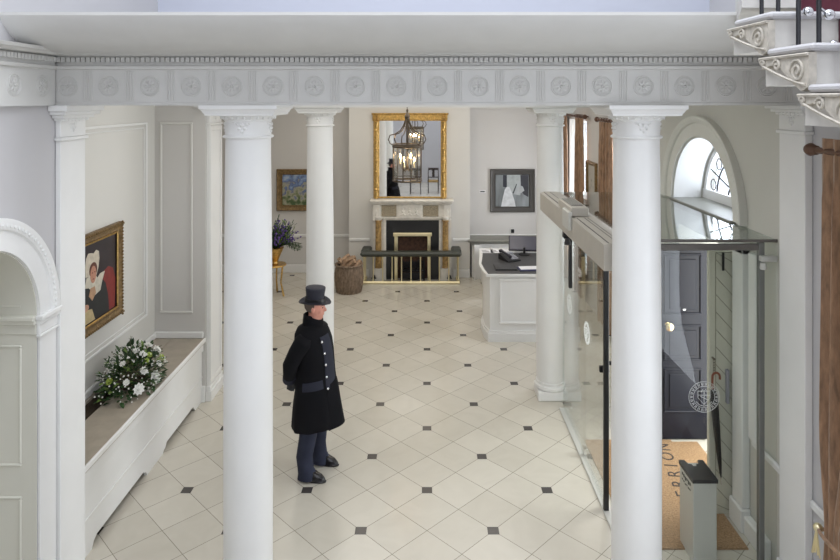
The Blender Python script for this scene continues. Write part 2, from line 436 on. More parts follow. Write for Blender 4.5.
for z in (.75, 1.97, 3.19): mb.box(2.92, 2.98, 2.1, 3.75, z, z+.06)
for f in (1/3, 2/3): mb.box(2.935, 2.965, 2.1+1.65*f-.012, 2.1+1.65*f+.012, .75, 3.25)
mb.build('window_frame', TRIM, wn)
mb = MB(); mb.box(2.948, 2.952, 2.1, 3.75, .75, 3.25); mb.build('window_pane', WGLASS, wn)

mb = MB(); mb.box(-2.62, -1.3, -2.4, -2.2, 0, 7.6); mb.box(1.5, 2.75, -2.4, -2.2, 0, 7.6); mb.box(-1.3, 1.5, -2.4, -2.2, 0, 4.3); mb.box(-1.3, 1.5, -2.4, -2.2, 6.8, 7.6); struct(mb.build('wall_rear', NEARW, flat=True))
wn = struct(empty('window_5', (.1, -2.3, 4.3)), 'unseen tall window added high in the rear wall for fill light')  # added out of view, a frame for the fill light
mb = MB()
for f in range(5): mb.box(-1.3+.69*f, -1.26+.69*f, -2.33, -2.27, 4.3, 6.8)
for f in range(5): mb.box(-1.3, 1.5, -2.33, -2.27, 4.3+.615*f, 4.34+.615*f)
mb.build('window_frame', TRIM, wn)
MB().box(-1.3, 1.5, -2.302, -2.298, 4.3, 6.8).build('window_pane', WGLASS, wn)
struct(box('wall_upper', UPPERW, -2.62, 2.75, 6.2, 6.4, 4.22, 7.6))
struct(box('wall_upper_left', NEARW, -2.82, -2.62, 4.77, 6.2, 4.22, 7.6)); struct(box('wall_upper_right', NEARW, 2.75, 2.95, LY-LR, 6.2, 4.22, 7.6))
mb = MB(); mb.box(-3.3, 3.1, -2.4, .2, 7.6, 7.7); mb.box(-3.3, 3.1, 4.2, 6.4, 7.6, 7.7); mb.box(-3.3, -1.9, .2, 4.2, 7.6, 7.7); mb.box(2.1, 3.1, .2, 4.2, 7.6, 7.7)
struct(mb.build('ceiling_stairwell', WHITE))
struct(box('ceiling', WHITE, -4.7, 3.2, 4.96, 13.8, 4.05, 4.1))
# skirtings and dado rails in the hall
mb = MB()
mb.box(-4.5, -1.615, 13.57, 13.6, 0, .17, .008); mb.box(.89, 2.9, 13.57, 13.6, 0, .17, .008)
mb.box(-1.615, -1.2, 13.17, 13.2, 0, .17, .008); mb.box(.55, .89, 13.17, 13.2, 0, .17, .008)
struct(mb.build('baseboard_back', TRIM))
mb = MB()
mb.box(-4.5, -1.615, 13.57, 13.6, .76, .82, .01); mb.box(.89, 2.9, 13.57, 13.6, .76, .82, .01)
mb.box(-1.615, -1.18, 13.17, 13.2, .76, .82, .01); mb.box(.53, .89, 13.17, 13.2, .76, .82, .01)
struct(mb.build('trim_3', TRIM), 'white dado rail round the hall')
struct(box('baseboard_return', TRIM, -2.96, -2.70, 7.74, 7.77, 0, .2, bev=.008))
struct(box('trim_4', TRIM, -3.32, -2.72, 7.735, 7.77, .78, .86, bev=.01), 'white moulding above the radiator cover end')
struct(box('trim_5', TRIM, -3.32, -3.29, 4.96, 7.77, .78, .86, bev=.01), 'white moulding along the wall above the radiator cover')

# ================================================================ ENTABLATURE
ent = struct(empty('entablature_front', (0, 4.44, 3.642)), 'white plaster entablature with rosettes over the front columns')
ent['kind'] = 'structure'
prof = [(4.44, 3.642), (4.44, 3.66), (4.445, 3.662), (4.445, 3.888), (4.428, 3.895), (4.425, 3.915), (4.445, 3.92), (4.445, 3.98),
        (4.415, 3.982), (4.41, 3.99), (4.36, 3.992), (4.35, 3.998), (4.30, 4.002), (4.27, 4.003), (4.16, 4.018), (4.07, 4.05), (3.99, 4.10), (3.93, 4.155), (3.905, 4.20), (3.905, 4.22), (4.96, 4.22), (4.96, 3.642)]
mb = MB(); mb.prism(prof, 2.75+2.62, Matrix(((0, 0, 1, -2.62), (1, 0, 0, 0), (0, 1, 0, 0), (0, 0, 0, 1)))); mb.build('beam', FRIEZE, ent, sharp=20)
mb = MB(); k = 0; x = -2.57
while x < 2.73:
    mb.box(x, x+.026, 4.412, 4.446, 3.944, 3.975); x += .0345
mb.build('dentil_course', FRIEZE, ent)
def rosette(parent, M):
    mb = MB()
    mb.tube([M @ Vector((.068*math.cos(2*PI*i/28), .068*math.sin(2*PI*i/28), .0)) for i in range(28)], .0045, 6, closed=True)
    mb.tube([M @ Vector((.056*math.cos(2*PI*i/28), .056*math.sin(2*PI*i/28), .001)) for i in range(28)], .003, 5, closed=True)
    R3 = M.to_3x3()
    for i in range(8):
        a = 2*PI*i/8; c = M @ Vector((.028*math.cos(a), .028*math.sin(a), .003))
        mb.sph(c, (.019, .010, .004), 8, 5, M=R3 @ Matrix.Rotation(a, 3, 'Z'))
    mb.sph(M @ Vector((0, 0, .002)), .010, 8, 6)
    return mb.build('rosette', FRIEZE, parent)
# local plane axes: a->X, b->Z, out -> -Y
MF = Matrix(((1, 0, 0, 0), (0, 0, -1, 4.444), (0, 1, 0, 3.775), (0, 0, 0, 1)))
r0 = rosette(ent, MF); px0 = r0.location.copy()
mb = MB()
for j in range(4): mb.box(-.0275+j*.017, -.0275+j*.017+.009, 4.440, 4.446, 3.672, 3.882, .0025)
for j in range(6): mb.box(-.03+j*.011, -.03+j*.011+.005, 4.436, 4.442, 3.642, 3.652)
t0 = mb.build('triglyph', FRIEZE, ent)
for k in range(18):
    px = 67+41.2*k; X = (px-427)*4.44/F
    if X > 2.6: break
    o = r0 if k == 0 else r0.copy(); t = t0 if k == 0 else t0.copy()
    if k: COL.objects.link(o); COL.objects.link(t)
    o.location = px0+Vector((X, 0, 0)); t.location = px0+Vector((X+.1436, 0, 0))
# left run
el = struct(empty('entablature_left', (-2.586, 4.44, 3.642)), 'white plaster entablature returning along the left wall')
lp = [(-2.62, 3.642), (-2.586, 3.642), (-2.586, 3.888), (-2.569, 3.895), (-2.566, 3.915), (-2.586, 3.92), (-2.586, 3.985), (-2.54, 3.99), (-2.525, 4.0), (-2.50, 4.01), (-2.49, 4.03), (-2.62, 4.05)]
mb = MB(); mb.prism(lp, 6.6, Matrix(((1, 0, 0, 0), (0, 0, 1, -2.17), (0, 1, 0, 0), (0, 0, 0, 1)))); mb.build('beam', FRIEZE, el, sharp=20)
mb = MB(); y = 2.6
while y < 4.40:
    mb.box(-2.588, -2.555, y, y+.026, 3.944, 3.975); y += .0345
mb.build('dentil_course', FRIEZE, el)
ML = Matrix(((0, 0, 1, -2.586), (1, 0, 0, 0), (0, 1, 0, 3.775), (0, 0, 0, 1)))
q = rosette(el, ML); qp = q.location.copy()
for k in range(5):
    o = q if k == 0 else q.copy()
    if k: COL.objects.link(o)
    o.location = qp+Vector((0, 4.29-.30*k, 0))
# rear beam
struct(box('beam_rear', FRIEZE, -2.8, 2.9, 7.65, 8.2, 3.59, 4.05), 'white beam over the rear columns')

# ================================================================ COLUMNS
def make_column():
    t = thing('column', '', 'column', (0, 0, 0), kind='thing')
    MB().box(-.19, .19, -.19, .19, 0, .11, .008).build('plinth', WHITE, t)
    MB().lathe([(.10, .11), (.185, .11), (.205, .125), (.208, .145), (.20, .165), (.185, .172), (.183, .185), (.19, .195), (.188, .207), (.178, .212), (.178, .225)], seg=40).build('base', WHITE, t)
    pr = []
    for k in range(25):
        z = .22+(3.405-.22)*k/24; f = k/24
        pr.append((.1815-.0145*f**1.5+.004*math.sin(PI*f), z))
    MB().lathe(pr, seg=48).build('shaft', WHITE, t)
    cap = MB()
    cap.lathe([(.150, 3.40), (.170, 3.40), (.185, 3.405), (.189, 3.413), (.185, 3.421), (.172, 3.425), (.170, 3.43), (.170, 3.525), (.178, 3.53), (.178, 3.536), (.19, 3.545), (.205, 3.56), (.216, 3.572), (.216, 3.58), (.1, 3.58)], seg=48)
    def sq(h, z): return [(-h, -h, z), (h, -h, z), (h, h, z), (-h, h, z)]
    cap.loft([sq(.222, 3.566), sq(.248, 3.570), sq(.250, 3.584), sq(.256, 3.588), sq(.262, 3.600), sq(.272, 3.612), sq(.280, 3.617), sq(.280, 3.642)])
    cp = cap.build('capital', WHITE, t, sharp=25)
    e = MB()
    for i in range(26):
        a = 2*PI*i/26; e.sph((.199*math.cos(a), .199*math.sin(a), 3.553), (.008, .008, .014), 6, 5)
    e.build('egg_moulding', WHITE, cp)
    e = MB()
    for i in range(4):
        a = PI/4+PI/2*i-PI/4
        for (u, z, r) in ((0, 3.50, .016), (-.035, 3.505, .012), (.035, 3.505, .012), (-.022, 3.475, .013), (.022, 3.475, .013), (0, 3.452, .012), (-.055, 3.512, .008), (.055, 3.512, .008)):
            aa = a+u/.17; e.sph((.171*math.cos(aa), .171*math.sin(aa), z), (r, r, r*.9), 7, 5)
    e.build('neck_ornament', WHITE, cp)
    return t
c0 = make_column()
CP = [(-1.318, 4.7, 1, 'front round white column on the left, nearest the radiator cover'),
      (1.531, 4.66, 1, 'front round white column on the right, before the glass lobby'),
      (-1.335, 7.95, .986, 'rear round white column behind the man in the top hat'),
      (1.538, 7.95, .986, 'rear round white column beside the reception desk')]
for i, (x, y, s, lb) in enumerate(CP):
    o = c0 if i == 0 else copy_tree(c0)
    o.location = (x, y, 0); o.scale = (.97, .97, 1) if i < 2 else (.94, .94, s); o['label'] = lb; o['group'] = 'round white columns of the hall'

def pilaster(x0, x1, y0, y1, sgn, lb, zt=3.642, ztop_cap=3.43, fluted=False):
    t = thing('pilaster', lb, 'pilaster', ((x0+x1)/2, (y0+y1)/2, 0), 'flat white pilasters', kind='thing')
    MB().box(x0, x1, y0, y1, .18, ztop_cap-.02, .004).build('shaft', WHITE, t)
    e = .02
    mb = MB()
    def b(z0, z1, e): mb.box(x0-(e if sgn < 0 else 0), x1+(e if sgn > 0 else 0), y0-e, y1+e, z0, z1, .004)
    b(0, .12, .03); b(.12, .18, .015); mb.build('base', WHITE, t)
    mb = MB(); b(ztop_cap-.02, ztop_cap+.005, .018); b(ztop_cap+.005, ztop_cap+.12, .002)
    b(ztop_cap+.12, ztop_cap+.14, .02); b(ztop_cap+.14, ztop_cap+.165, .045); b(ztop_cap+.165, ztop_cap+.19, .075); b(ztop_cap+.19, zt, .095)
    c = mb.build('capital', WHITE, t)
    mb = MB(); n = 7
    xx = x1 if sgn > 0 else x0
    for i in range(n):
        y = y0+(y1-y0)*(i+.5)/n; mb.sph((xx+sgn*.018, y, ztop_cap+.13), (.012, .013, .014), 6, 5)
    for (u, z, r) in ((0, .09, .014), (-.03, .095, .011), (.03, .095, .011), (-.02, .065, .012), (.02, .065, .012), (0, .045, .011)):
        mb.sph((xx+sgn*.003, (y0+y1)/2+u, ztop_cap+z), (.008, r, r), 6, 5)
    mb.build('neck_ornament', WHITE, c)
    if fluted:
        rect_mould(MB(), 'x', xx, y0, y1, .2, ztop_cap-.03, .06, sgn*.012).build('raised_border', WHITE, t)
pilaster(-2.617, -2.58, 4.485, 4.81, 1, 'flat white pilaster at the left wall beside the arched recess', ztop_cap=3.41)
pilaster(2.69, 2.747, 4.535, 4.865, -1, 'flat white pilaster at the right wall beside the glass lobby', ztop_cap=3.45)
pilaster(-2.70, -2.66, 7.80, 8.24, 1, 'flat white pilaster beyond the radiator cover, behind the front left column', zt=3.59, ztop_cap=3.39, fluted=True)

# ================================================================ STAIR
st = struct(empty('staircase', (1.5, 2.74, 4.06)), 'cantilevered stone staircase with scrolled brackets and black balusters')
st['kind'] = 'structure'
S = 1.5; G = .294; RZ = .16
brp = None
for i in range(-1, 7):
    yf = 2.74-G*i; zt = 4.06-RZ*i     # front edge and top
    if i == -1: MB().prism([(S, yf), (2.74, yf), (2.74, 3.93), (1.93, 3.93), (1.75, 3.60)], .10, Matrix.Translation((0, 0, zt-.10))).build('landing_slab', STAIRST, st); 
    else: MB().box(S, 2.74, yf+.02, yf+G+.08, zt-.16, zt-.03).build('tread', STAIRST, st)
    if i >= 0: MB().box(S-.03, 2.74, yf-.015, yf+G+.02, zt-.03, zt, .01).build('tread_nosing', NEARW, st)
    # carved bracket on the open end of the step (profile in Y,Z)
    yb = yf+.005; L = .36
    pts = [(yb, zt-.035), (yb+L, zt-.035), (yb+L+.01, zt-.055), (yb+L-.02, zt-.085), (yb+L-.07, zt-.075), (yb+L-.10, zt-.07), (yb+L-.15, zt-.085), (yb+L-.21, zt-.125), (yb+L-.27, zt-.165), (yb+.05, zt-.185), (yb+.01, zt-.17), (yb, zt-.14)]
    if i >= 0:
        br = MB().prism(pts, .03, YZ(S-.03)).build('scroll_bracket', BRACK, st)
        mb = MB()
        for (cy, cz, r, tn) in ((yb+.075, zt-.105, .05, 2.2), (yb+.22, zt-.075, .028, 1.6), (yb+L-.03, zt-.06, .018, 1.2)):
            mb.tube([(S-.034, cy+r*(1-k/30)*math.cos(tn*2*PI*k/30), cz+r*(1-k/30)*math.sin(tn*2*PI*k/30)) for k in range(28)], .006, 5)
        mb.tube([(S-.034, yb+.02+L*.85*k/10, zt-.16+.085*(k/10)**1.3) for k in range(11)], .006, 5)
        mb.tube([(S-.034, yb+L, zt-.042), (S-.034, yb, zt-.042)], .007, 5)
        mb.build('scroll_carving', BRACK, br)
    for f in (.09, .23):
        if i >= 0: bl = MB().tube([(S+.06, yf+f, zt-.005), (S+.06, yf+f, zt+.84+(f-.1)*.5)], .0095, 8).build('baluster', IRON, st)
        if i >= 1: k_ = MB().sph((S+.10, yf+f, zt+.15-(.03 if f < .1 else 0)), .022, 12, 8); k_.tube([(S+.06, yf+f, zt+.15), (S+.10, yf+f, zt+.15-(.03 if f < .1 else 0))], .006, 6); k_.build('chrome_ball', CHROME, bl)
    if i >= -1:
        MB().box(1.78, 2.5, yf-.008, yf+.015, zt-.155, zt+.004).build('carpet_runner', MROD, st)
        mb = MB().tube([(1.74, yf-.02+G, zt+.018), (2.54, yf-.02+G, zt+.018)], .007, 6); mb.sph((1.735, yf-.02+G, zt+.018), .019, 10, 8); mb.sph((2.545, yf-.02+G, zt+.018), .019, 10, 8)
        if i >= 0: mb.build('stair_rod', CHROME, st)
MB().tube([(S+.06, 3.03-.0, 4.98+.14), (S+.06, 2.74-G*6.5, 4.06-RZ*6.5+.9)], .026, 10).build('handrail', CHAIRW, st)
# ================================================================ GLASS LOBBY
GV = thing('glass_lobby', 'frameless glass draught lobby with sliding doors round the front door', 'glass lobby', (2.15, 6.3, 0))
MB().box(1.56, 2.745, 5.0, 7.6, 2.568, 2.583).build('roof_pane', RGLASS, GV)
gp = MB().box(1.62, 2.60, 5.0, 5.012, .01, 2.565).build('side_pane', DGLASS, GV)
gp2 = MB().box(2.645, 2.745, 5.0, 5.012, .01, 2.565).build('side_pane', DGLASS, GV)
MB().box(1.62, 2.70, 7.588, 7.6, .01, 2.565).build('side_pane', DGLASS, GV)
MB().box(2.60, 2.645, 4.985, 5.03, 0, 2.565, .006).build('mullion', DSTEEL, GV)
MB().box(1.62, 2.60, 4.99, 5.022, 2.50, 2.55, .004).build('top_rail', HEADERD, GV)
MB().box(1.56, 2.745, 4.985, 5.0, 2.565, 2.588, .002).build('roof_edge', HEADERD, GV)
b_ = MB(); b_.box(2.60, 2.73, 4.95, 5.0, 2.42, 2.465, .006); b_.lathe([(.022, 0), (.026, .01), (.02, .05), (.001, .055)], (2.62, 4.965, 2.36), 12); b_.build('corner_clamp', STEEL, GV)
hd = MB().prism([(1.35, 2.375), (1.58, 2.375), (1.58, 2.583), (1.55, 2.588), (1.40, 2.588), (1.35, 2.575)], 2.74, Matrix(((1, 0, 0, 0), (0, 0, 1, 4.86), (0, 1, 0, 0), (0, 0, 0, 1)))).build('door_operator_header', HEADER, GV)
mb = MB()
mb.box(1.385, 1.392, 4.87, 5.9, 2.585, 2.5895); mb.box(1.455, 1.462, 4.87, 5.9, 2.585, 2.590); mb.box(1.485, 1.491, 4.87, 5.9, 2.585, 2.590)
mb.box(1.385, 1.392, 6.6, 7.55, 2.585, 2.590); mb.box(1.455, 1.462, 6.6, 7.55, 2.585, 2.590)
mb.build('cover_groove', HEADERD, hd)
cb = MB().box(1.352, 1.515, 5.96, 6.56, 2.588, 2.67, .006).build('control_box', HEADER, GV)
mb = MB(); mb.box(1.38, 1.49, 6.08, 6.52, 2.668, 2.673)
mb.build('vent_plate', HEADERD, cb)
mb = MB()
for k in range(6): mb.box(1.385+k*.017, 1.388+k*.017, 6.1, 6.5, 2.672, 2.677)
mb.build('vent_slats', STEEL, cb)
MB().box(1.315, 1.352, 5.93, 6.20, 2.46, 2.635, .008).build('sensor_cover', STEEL, GV)
mb = MB(); mb.box(1.36, 1.43, 6.33, 6.41, 2.30, 2.375, .006); mb.lathe([(.03, 0), (.035, .01), (.02, .06)], (1.39, 6.3, 2.25), 12); mb.build('roller_carriage', BLACK, GV)
MB().box(1.42, 1.45, 6.36, 6.40, 1.80, 2.375).build('hanger_arm', BLACK, GV)
MB().box(1.575, 1.645, 5.02, 7.6, .0, .012, .003).build('floor_track', STEEL, GV)
def crest_and_reflection(parent, M, r=.12):
    mb = MB()
    mb.tube([M @ Vector((r*math.cos(2*PI*i/36), r*math.sin(2*PI*i/36), 0)) for i in range(36)], .0018, 5, closed=True)
    mb.tube([M @ Vector((r*.70*math.cos(2*PI*i/36), r*.70*math.sin(2*PI*i/36), 0)) for i in range(36)], .0016, 5, closed=True)
    for i in range(22):      # ring of small upright strokes, as the lettering round the crest reads
        a = 2*PI*i/22
        for k in (-1, 1):
            a2 = a+k*.035
            mb.tube([M @ Vector((r*.76*math.cos(a2), r*.76*math.sin(a2), 0)), M @ Vector((r*.93*math.cos(a2+.03*k), r*.93*math.sin(a2+.03*k), 0))], .0022, 4)
    for (pts) in ([(-.4, .38), (-.4, -.05), (0, -.5), (.4, -.05), (.4, .38), (-.4, .38)], [(-.4, .12), (.4, .12)], [(0, .38), (0, -.5)], [(-.25, .05), (.25, -.2)], [(-.52, -.3), (-.3, -.52), (0, -.6), (.3, -.52), (.52, -.3)], [(-.2, .3), (-.1, .5), (0, .38), (.1, .5), (.2, .3)]):
        mb.tube([M @ Vector((x*r, y*r, 0)) for x, y in pts], .0022, 4)
    return mb.build('crest_and_reflection', ETCH, parent)
crest_and_reflection(gp, Matrix(((1, 0, 0, 2.174), (0, 0, -1, 4.998), (0, 1, 0, 1.35), (0, 0, 0, 1))))
for (y0, y1, x) in ((5.72, 6.62, 1.60), (6.55, 7.58, 1.625)):
    pn = MB().box(x, x+.010, y0, y1, .012, 2.375).build('sliding_door', DGLASS, GV)
    crest_and_reflection(pn, Matrix(((0, 0, -1, x-.002), (1, 0, 0, (y0+y1)/2+.2), (0, 1, 0, 1.35), (0, 0, 0, 1))), .11)  # on the doors, crest shapes stand in for ghost reflections in the glass
    mb = MB(); mb.box(x-.012, x+.022, y0-.012, y0+.05, .0, .10, .004); mb.build('bottom_patch', CHROME, pn)
    if y0 < 6: mb = MB(); mb.box(x-.02, x+.025, y0-.035, y0, .012, 2.375, .003); mb.build('edge_seal', BLACK, pn)
    if y0 < 6:
        mb = MB().lathe([(.001, 0), (.03, .004), (.034, .02), (.018, .03), (.018, .05)], (0, 0, 0), 16, M=Matrix.Translation((x+.03, y0+.09, 1.28)) @ Matrix.Rotation(PI/2, 4, 'Y'))
        mb.box(x-.03, x+.06, y0+.07, y0+.10, 1.20, 1.26, .005); mb.build('door_knob', BLACK, pn)

# ================================================================ FRONT DOOR LEAVES
d1 = struct(empty('door_1', (2.75, 6.9, 0)), 'dark glossy panelled front door leaf standing open, brass knob')
MB().box(2.45, 3.03, 6.89, 6.945, .012, 2.10, .003).build('door_leaf', DOORM, d1)
mb = MB()
for (z0, z1) in ((1.22, 2.0), (.30, 1.10)):
    pass
def raised(mb, x0, x1, z0, z1, y):
    rect_mould(mb, 'y', y, x0, x1, z0, z1, .022, -.014); mb.box(x0+.06, x1-.06, y-.010, y, z0+.06, z1-.06, .008)
raised(mb, 2.56, 2.97, 1.36, 2.02, 6.89); raised(mb, 2.56, 2.97, .86, 1.25, 6.89); raised(mb, 2.56, 2.97, .30, .78, 6.89)
mb.build('raised_panel', DOORM, d1)
K = Matrix.Translation((2.60, 6.89, 1.245)) @ Matrix.Rotation(PI/2, 4, 'X')
MB().lathe([(.03, 0), (.032, .006), (.014, .012), (.013, .03), (.032, .04), (.044, .056), (.043, .070), (.03, .082), (.001, .088)], seg=24, M=K).build('door_knob', BRASS, d1)
K = Matrix.Translation((2.78, 6.89, 1.42)) @ Matrix.Rotation(PI/2, 4, 'X')
MB().lathe([(.016, 0), (.016, .004), (.001, .005)], seg=14, M=K).build('lock_escutcheon', SILVER, d1)
MB().box(2.47, 2.495, 6.882, 6.893, 1.34, 1.47, .003).build('hinge', SILVER, d1)
d2 = struct(empty('door_2', (2.75, 5.66, 0)), 'cream boarded door leaf with diagonal boards, standing open')
MB().box(2.50, 2.745, 5.645, 5.69, .012, 2.34, .003).build('door_leaf', BOARD, d2)
mb = MB()
mb.box(2.555, 2.559, 5.641, 5.646, .05, 2.32)
z = -.1
while z < 2.5:      # diagonal board joints
    a, b2 = z+.20, z
    mb.tube([(2.557, 5.644, max(.02, min(2.33, a))), (2.74, 5.644, max(.02, min(2.33, b2)))], .0028, 4); z += .155
mb.build('board_joints', GROOVE, d2)
MB().box(2.612, 2.630, 5.628, 5.645, 2.17, 2.33, .003).build('door_bolt', BLACK, d2)
MB().box(2.640, 2.668, 5.61, 5.645, 1.0, 1.30, .006).build('pull_handle', mat('grey_lilac_plate', (.33, .33, .38), .4, .3), d2)

# ================================================================ MAT, UMBRELLA, DISPENSER
dm = tag(box('door_mat', MAT_, 1.70, 2.63, 5.21, 6.88, 0, .012), 'tan coir door mat with dark lettering inside the glass lobby', 'door mat')
dm.location.z += .001
MB().box(2.63, 2.90, 5.72, 6.84, 0, .012).build('threshold_mat', MAT_, dm)
def text_mesh(ch, size, name, m, parent, M, thick=.001):
    cu = bpy.data.curves.new(name, 'FONT'); cu.body = ch; cu.size = size; cu.extrude = thick; cu.align_x = 'CENTER'; cu.align_y = 'CENTER'
    ob = bpy.data.objects.new(name, cu); COL.objects.link(ob)
    dg = bpy.context.evaluated_depsgraph_get(); dg.update()
    me = bpy.data.meshes.new_from_object(ob.evaluated_get(dg)); COL.objects.unlink(ob); bpy.data.objects.remove(ob)
    me.transform(M); mb = MB(); mb.add([v.co.copy() for v in me.vertices], [tuple(p.vertices) for p in me.polygons]); bpy.data.meshes.remove(me)
    return mb.build(name, m, parent)
word = 'THE MERRION'
pos = [(2.51, 6.62), (2.455, 6.39), (2.41, 6.19)]
# letters on an arc, read by someone coming in from the street
cx, cy, R = 1.52, 6.02, .90
for ch, y in zip('MERRION', (5.73, 5.92, 6.08, 6.244, 6.39, 6.555, 6.73)):
    M = Matrix.Translation((2.41+.14*(y-6.08), y, .0135)) @ Matrix.Rotation(PI/2-.14, 4, 'Z')
    text_mesh(ch, .19, 'letter', INK, dm, M)
um = thing('umbrella', 'furled black umbrella with curved brown handle hanging on the boarded door', 'umbrella', (2.53, 5.58, 1.2))
A = Vector((2.515, 5.60, 1.14)); B = Vector((2.585, 5.60, .36)); dv = (B-A)
MB().tube([A+dv*t for t in (0, .03, .08, .2, .5, .8, .95, 1)], [.013, .024, .033, .034, .027, .018, .010, .004], 10).build('furled_canopy', BLACK, um)
hk = [(2.512, 5.60, 1.14), (2.508, 5.60, 1.19), (2.51, 5.60, 1.25)]+[(2.51+.032-.032*math.cos(PI*k/8), 5.60, 1.25+.032*math.sin(PI*k/8)) for k in range(1, 9)]+[(2.575, 5.60, 1.225)]
MB().tube(hk, .010, 8).build('curved_handle', mat('brown_handle', (.25, .07, .03), .35), um)
MB().tube([(2.585, 5.60, .37), (2.59, 5.60, .30)], .004, 6).build('ferrule', CHROME, um)
ch = MB()
for k in range(5): ch.tube([(2.528+.008*math.cos(2*PI*i/8), 5.61, 1.29+k*.022+.014*math.sin(2*PI*i/8)) for i in range(8)], .002, 4, closed=True)
ch.box(2.52, 2.536, 5.60, 5.646, 1.395, 1.405)
tag(ch.build('hanging_chain', BRONZE, None, origin=(2.53, 5.62, 1.4)), 'small chain and hook on the boarded door above the umbrella', 'chain hook')

dp = thing('umbrella_bag_dispenser', 'slim pale metal umbrella bag dispenser with notched black top', 'umbrella bag dispenser', (2.2, 5.18, 0))
MB().box(2.11, 2.30, 5.05, 5.32, .0, .652, .006).build('housing', STEEL, dp)
top = [(2.104, 5.044), (2.306, 5.044), (2.306, 5.325), (2.262, 5.325), (2.25, 5.27), (2.225, 5.265), (2.218, 5.235), (2.19, 5.235), (2.185, 5.265), (2.16, 5.27), (2.15, 5.325), (2.104, 5.325)]
MB().prism(top, .03, Matrix.Translation((0, 0, .642))).build('notched_top', mat('charcoal_top', (.03, .03, .033), .5), dp)
mb = MB()
for k, (h, z) in enumerate(((.022, .60), (.03, .595), (.018, .60), (.03, .59), (.024, .597), (.02, .60))):
    mb.box(2.107, 2.1105, 5.10+k*.03, 5.117+k*.03, z-h/2, z+h/2)
    mb.box(2.107, 2.1105, 5.10+k*.03, 5.117+k*.03, z-.05, z-.04)
mb.build('side_lettering', BLACK, dp)

# ================================================================ RADIATOR COVER
rc = thing('radiator_cover', 'long low white radiator cover with beige stone top along the left wall', 'radiator cover', (-3.05, 6.4, 0))
X0, X1, Y0, Y1 = -3.318, -2.745, 5.0, 7.765
mb = MB()
prof = [(Y0, 0), (Y0+.22, 0), (Y0+.25, .05), (Y0+.30, .075), (6.17, .075), (6.20, .05), (6.22, .05), (6.25, 0), (6.62, 0), (6.65, .03), (6.68, .03), (6.72, .075), (7.48, .075), (7.52, .03), (7.56, 0), (Y1, 0), (Y1, .72), (Y0, .72)]
mb.prism(prof, .03, YZ(X1-.03)); mb.box(X0, X1-.03, Y0, Y0+.03, 0, .72); mb.box(X0, X1-.03, Y1-.03, Y1, 0, .72)
mb.build('front_board', WHITE, rc)
mb = MB(); mb.box(X1, X1+.022, Y0, Y1, .62, .72, .006)
mb.box(X1, X1+.010, Y0, Y1, .30, .31, .003)
mb.build('front_moulding', WHITE, rc)
mb = MB(); mb.box(X0, -3.27, Y0, Y1, .72, .78); mb.box(-3.10, X1+.045, Y0, Y1, .72, .78, .008)
mb.box(-3.27, -3.10, Y0, 5.35, .72, .78); mb.box(-3.27, -3.10, 7.45, Y1, .72, .78)
mb.build('stone_top', STONETOP, rc)
mb = MB(); mb.box(X1+.03, X1+.052, Y0, Y1, .735, .785, .006); mb.build('top_edging', WHITE, rc)
mb = MB(); mb.box(-3.27, -3.10, 5.35, 7.45, .745, .75)
for k in range(9): mb.box(-3.26+k*.018, -3.255+k*.018, 5.35, 7.45, .75, .764)
mb.build('grille', GRILLE, rc)

# flower arrangement on the cover
def leafmesh(mb, c, d, L, W, up=Vector((0, 0, 1))):
    d = d.normalized(); s = d.cross(up); s = s.normalized() if s.length > 1e-4 else Vector((1, 0, 0)); n = s.cross(d)
    pts = [c, c+d*L*.3+s*W*.5+n*L*.03, c+d*L*.7+s*W*.4-n*L*.02, c+d*L-n*L*.12, c+d*L*.7-s*W*.4-n*L*.02, c+d*L*.3-s*W*.5+n*L*.03, c+d*L*.5-n*L*.05]
    mb.add(pts, [(0, 1, 6), (1, 2, 6), (2, 3, 6), (3, 4, 6), (4, 5, 6), (5, 0, 6)])
def rdir(up=.35):
    while True:
        v = Vector((random.uniform(-1, 1), random.uniform(-1, 1), random.uniform(-.1, 1)))
        if .1 < v.length < 1: return v.normalized()
FC = Vector((-2.99, 6.46, .785))
fa = thing('flower_arrangement', 'low mound of white flowers and dark green leaves on the radiator cover', 'flower arrangement', tuple(FC))
MB().lathe([(.001, 0), (.11, 0), (.13, .02), (.15, .075), (.14, .075), (.11, .03), (.001, .03)], tuple(FC), 20).build('dish', GRILLE, fa)
mb = MB(); ml = MB()
for k in range(620):
    v = rdir(); r = random.uniform(.45, 1.0)
    p = FC+Vector((v.x*.26*r, v.y*.44*r, .05+v.z*.34*r))
    p.x = max(p.x, -3.22)
    dd = (v+Vector((random.uniform(-.6, .6), random.uniform(-.6, .6), random.uniform(-.4, .5))))
    leafmesh(mb if random.random() < .86 else ml, p, dd, random.uniform(.05, .095), random.uniform(.022, .045))
o = mb.build('foliage', LEAF, fa); o['kind'] = 'stuff'; o = ml.build('foliage', LEAFL, fa); o['kind'] = 'stuff'; o['label'] = 'pale green leaves'
mb = MB()
for k in range(26):
    v = rdir(); v.z = abs(v.z)*.9+.3; v.normalize(); L = random.uniform(.30, .46)
    e = FC+Vector((v.x*L*.7, v.y*L*1.05, .05+v.z*L)); m_ = FC+Vector((v.x*L*.3, v.y*L*.5, .05+v.z*L*.6))
    mb.tube([FC+Vector((0, 0, .05)), m_, e], [.003, .0025, .0012], 4)
    for j in range(6):
        t = .55+.075*j; q = m_.lerp(e, t); leafmesh(mb, q, rdir(), .022, .012)
o = mb.build('twigs', TWIG, fa); o['kind'] = 'stuff'
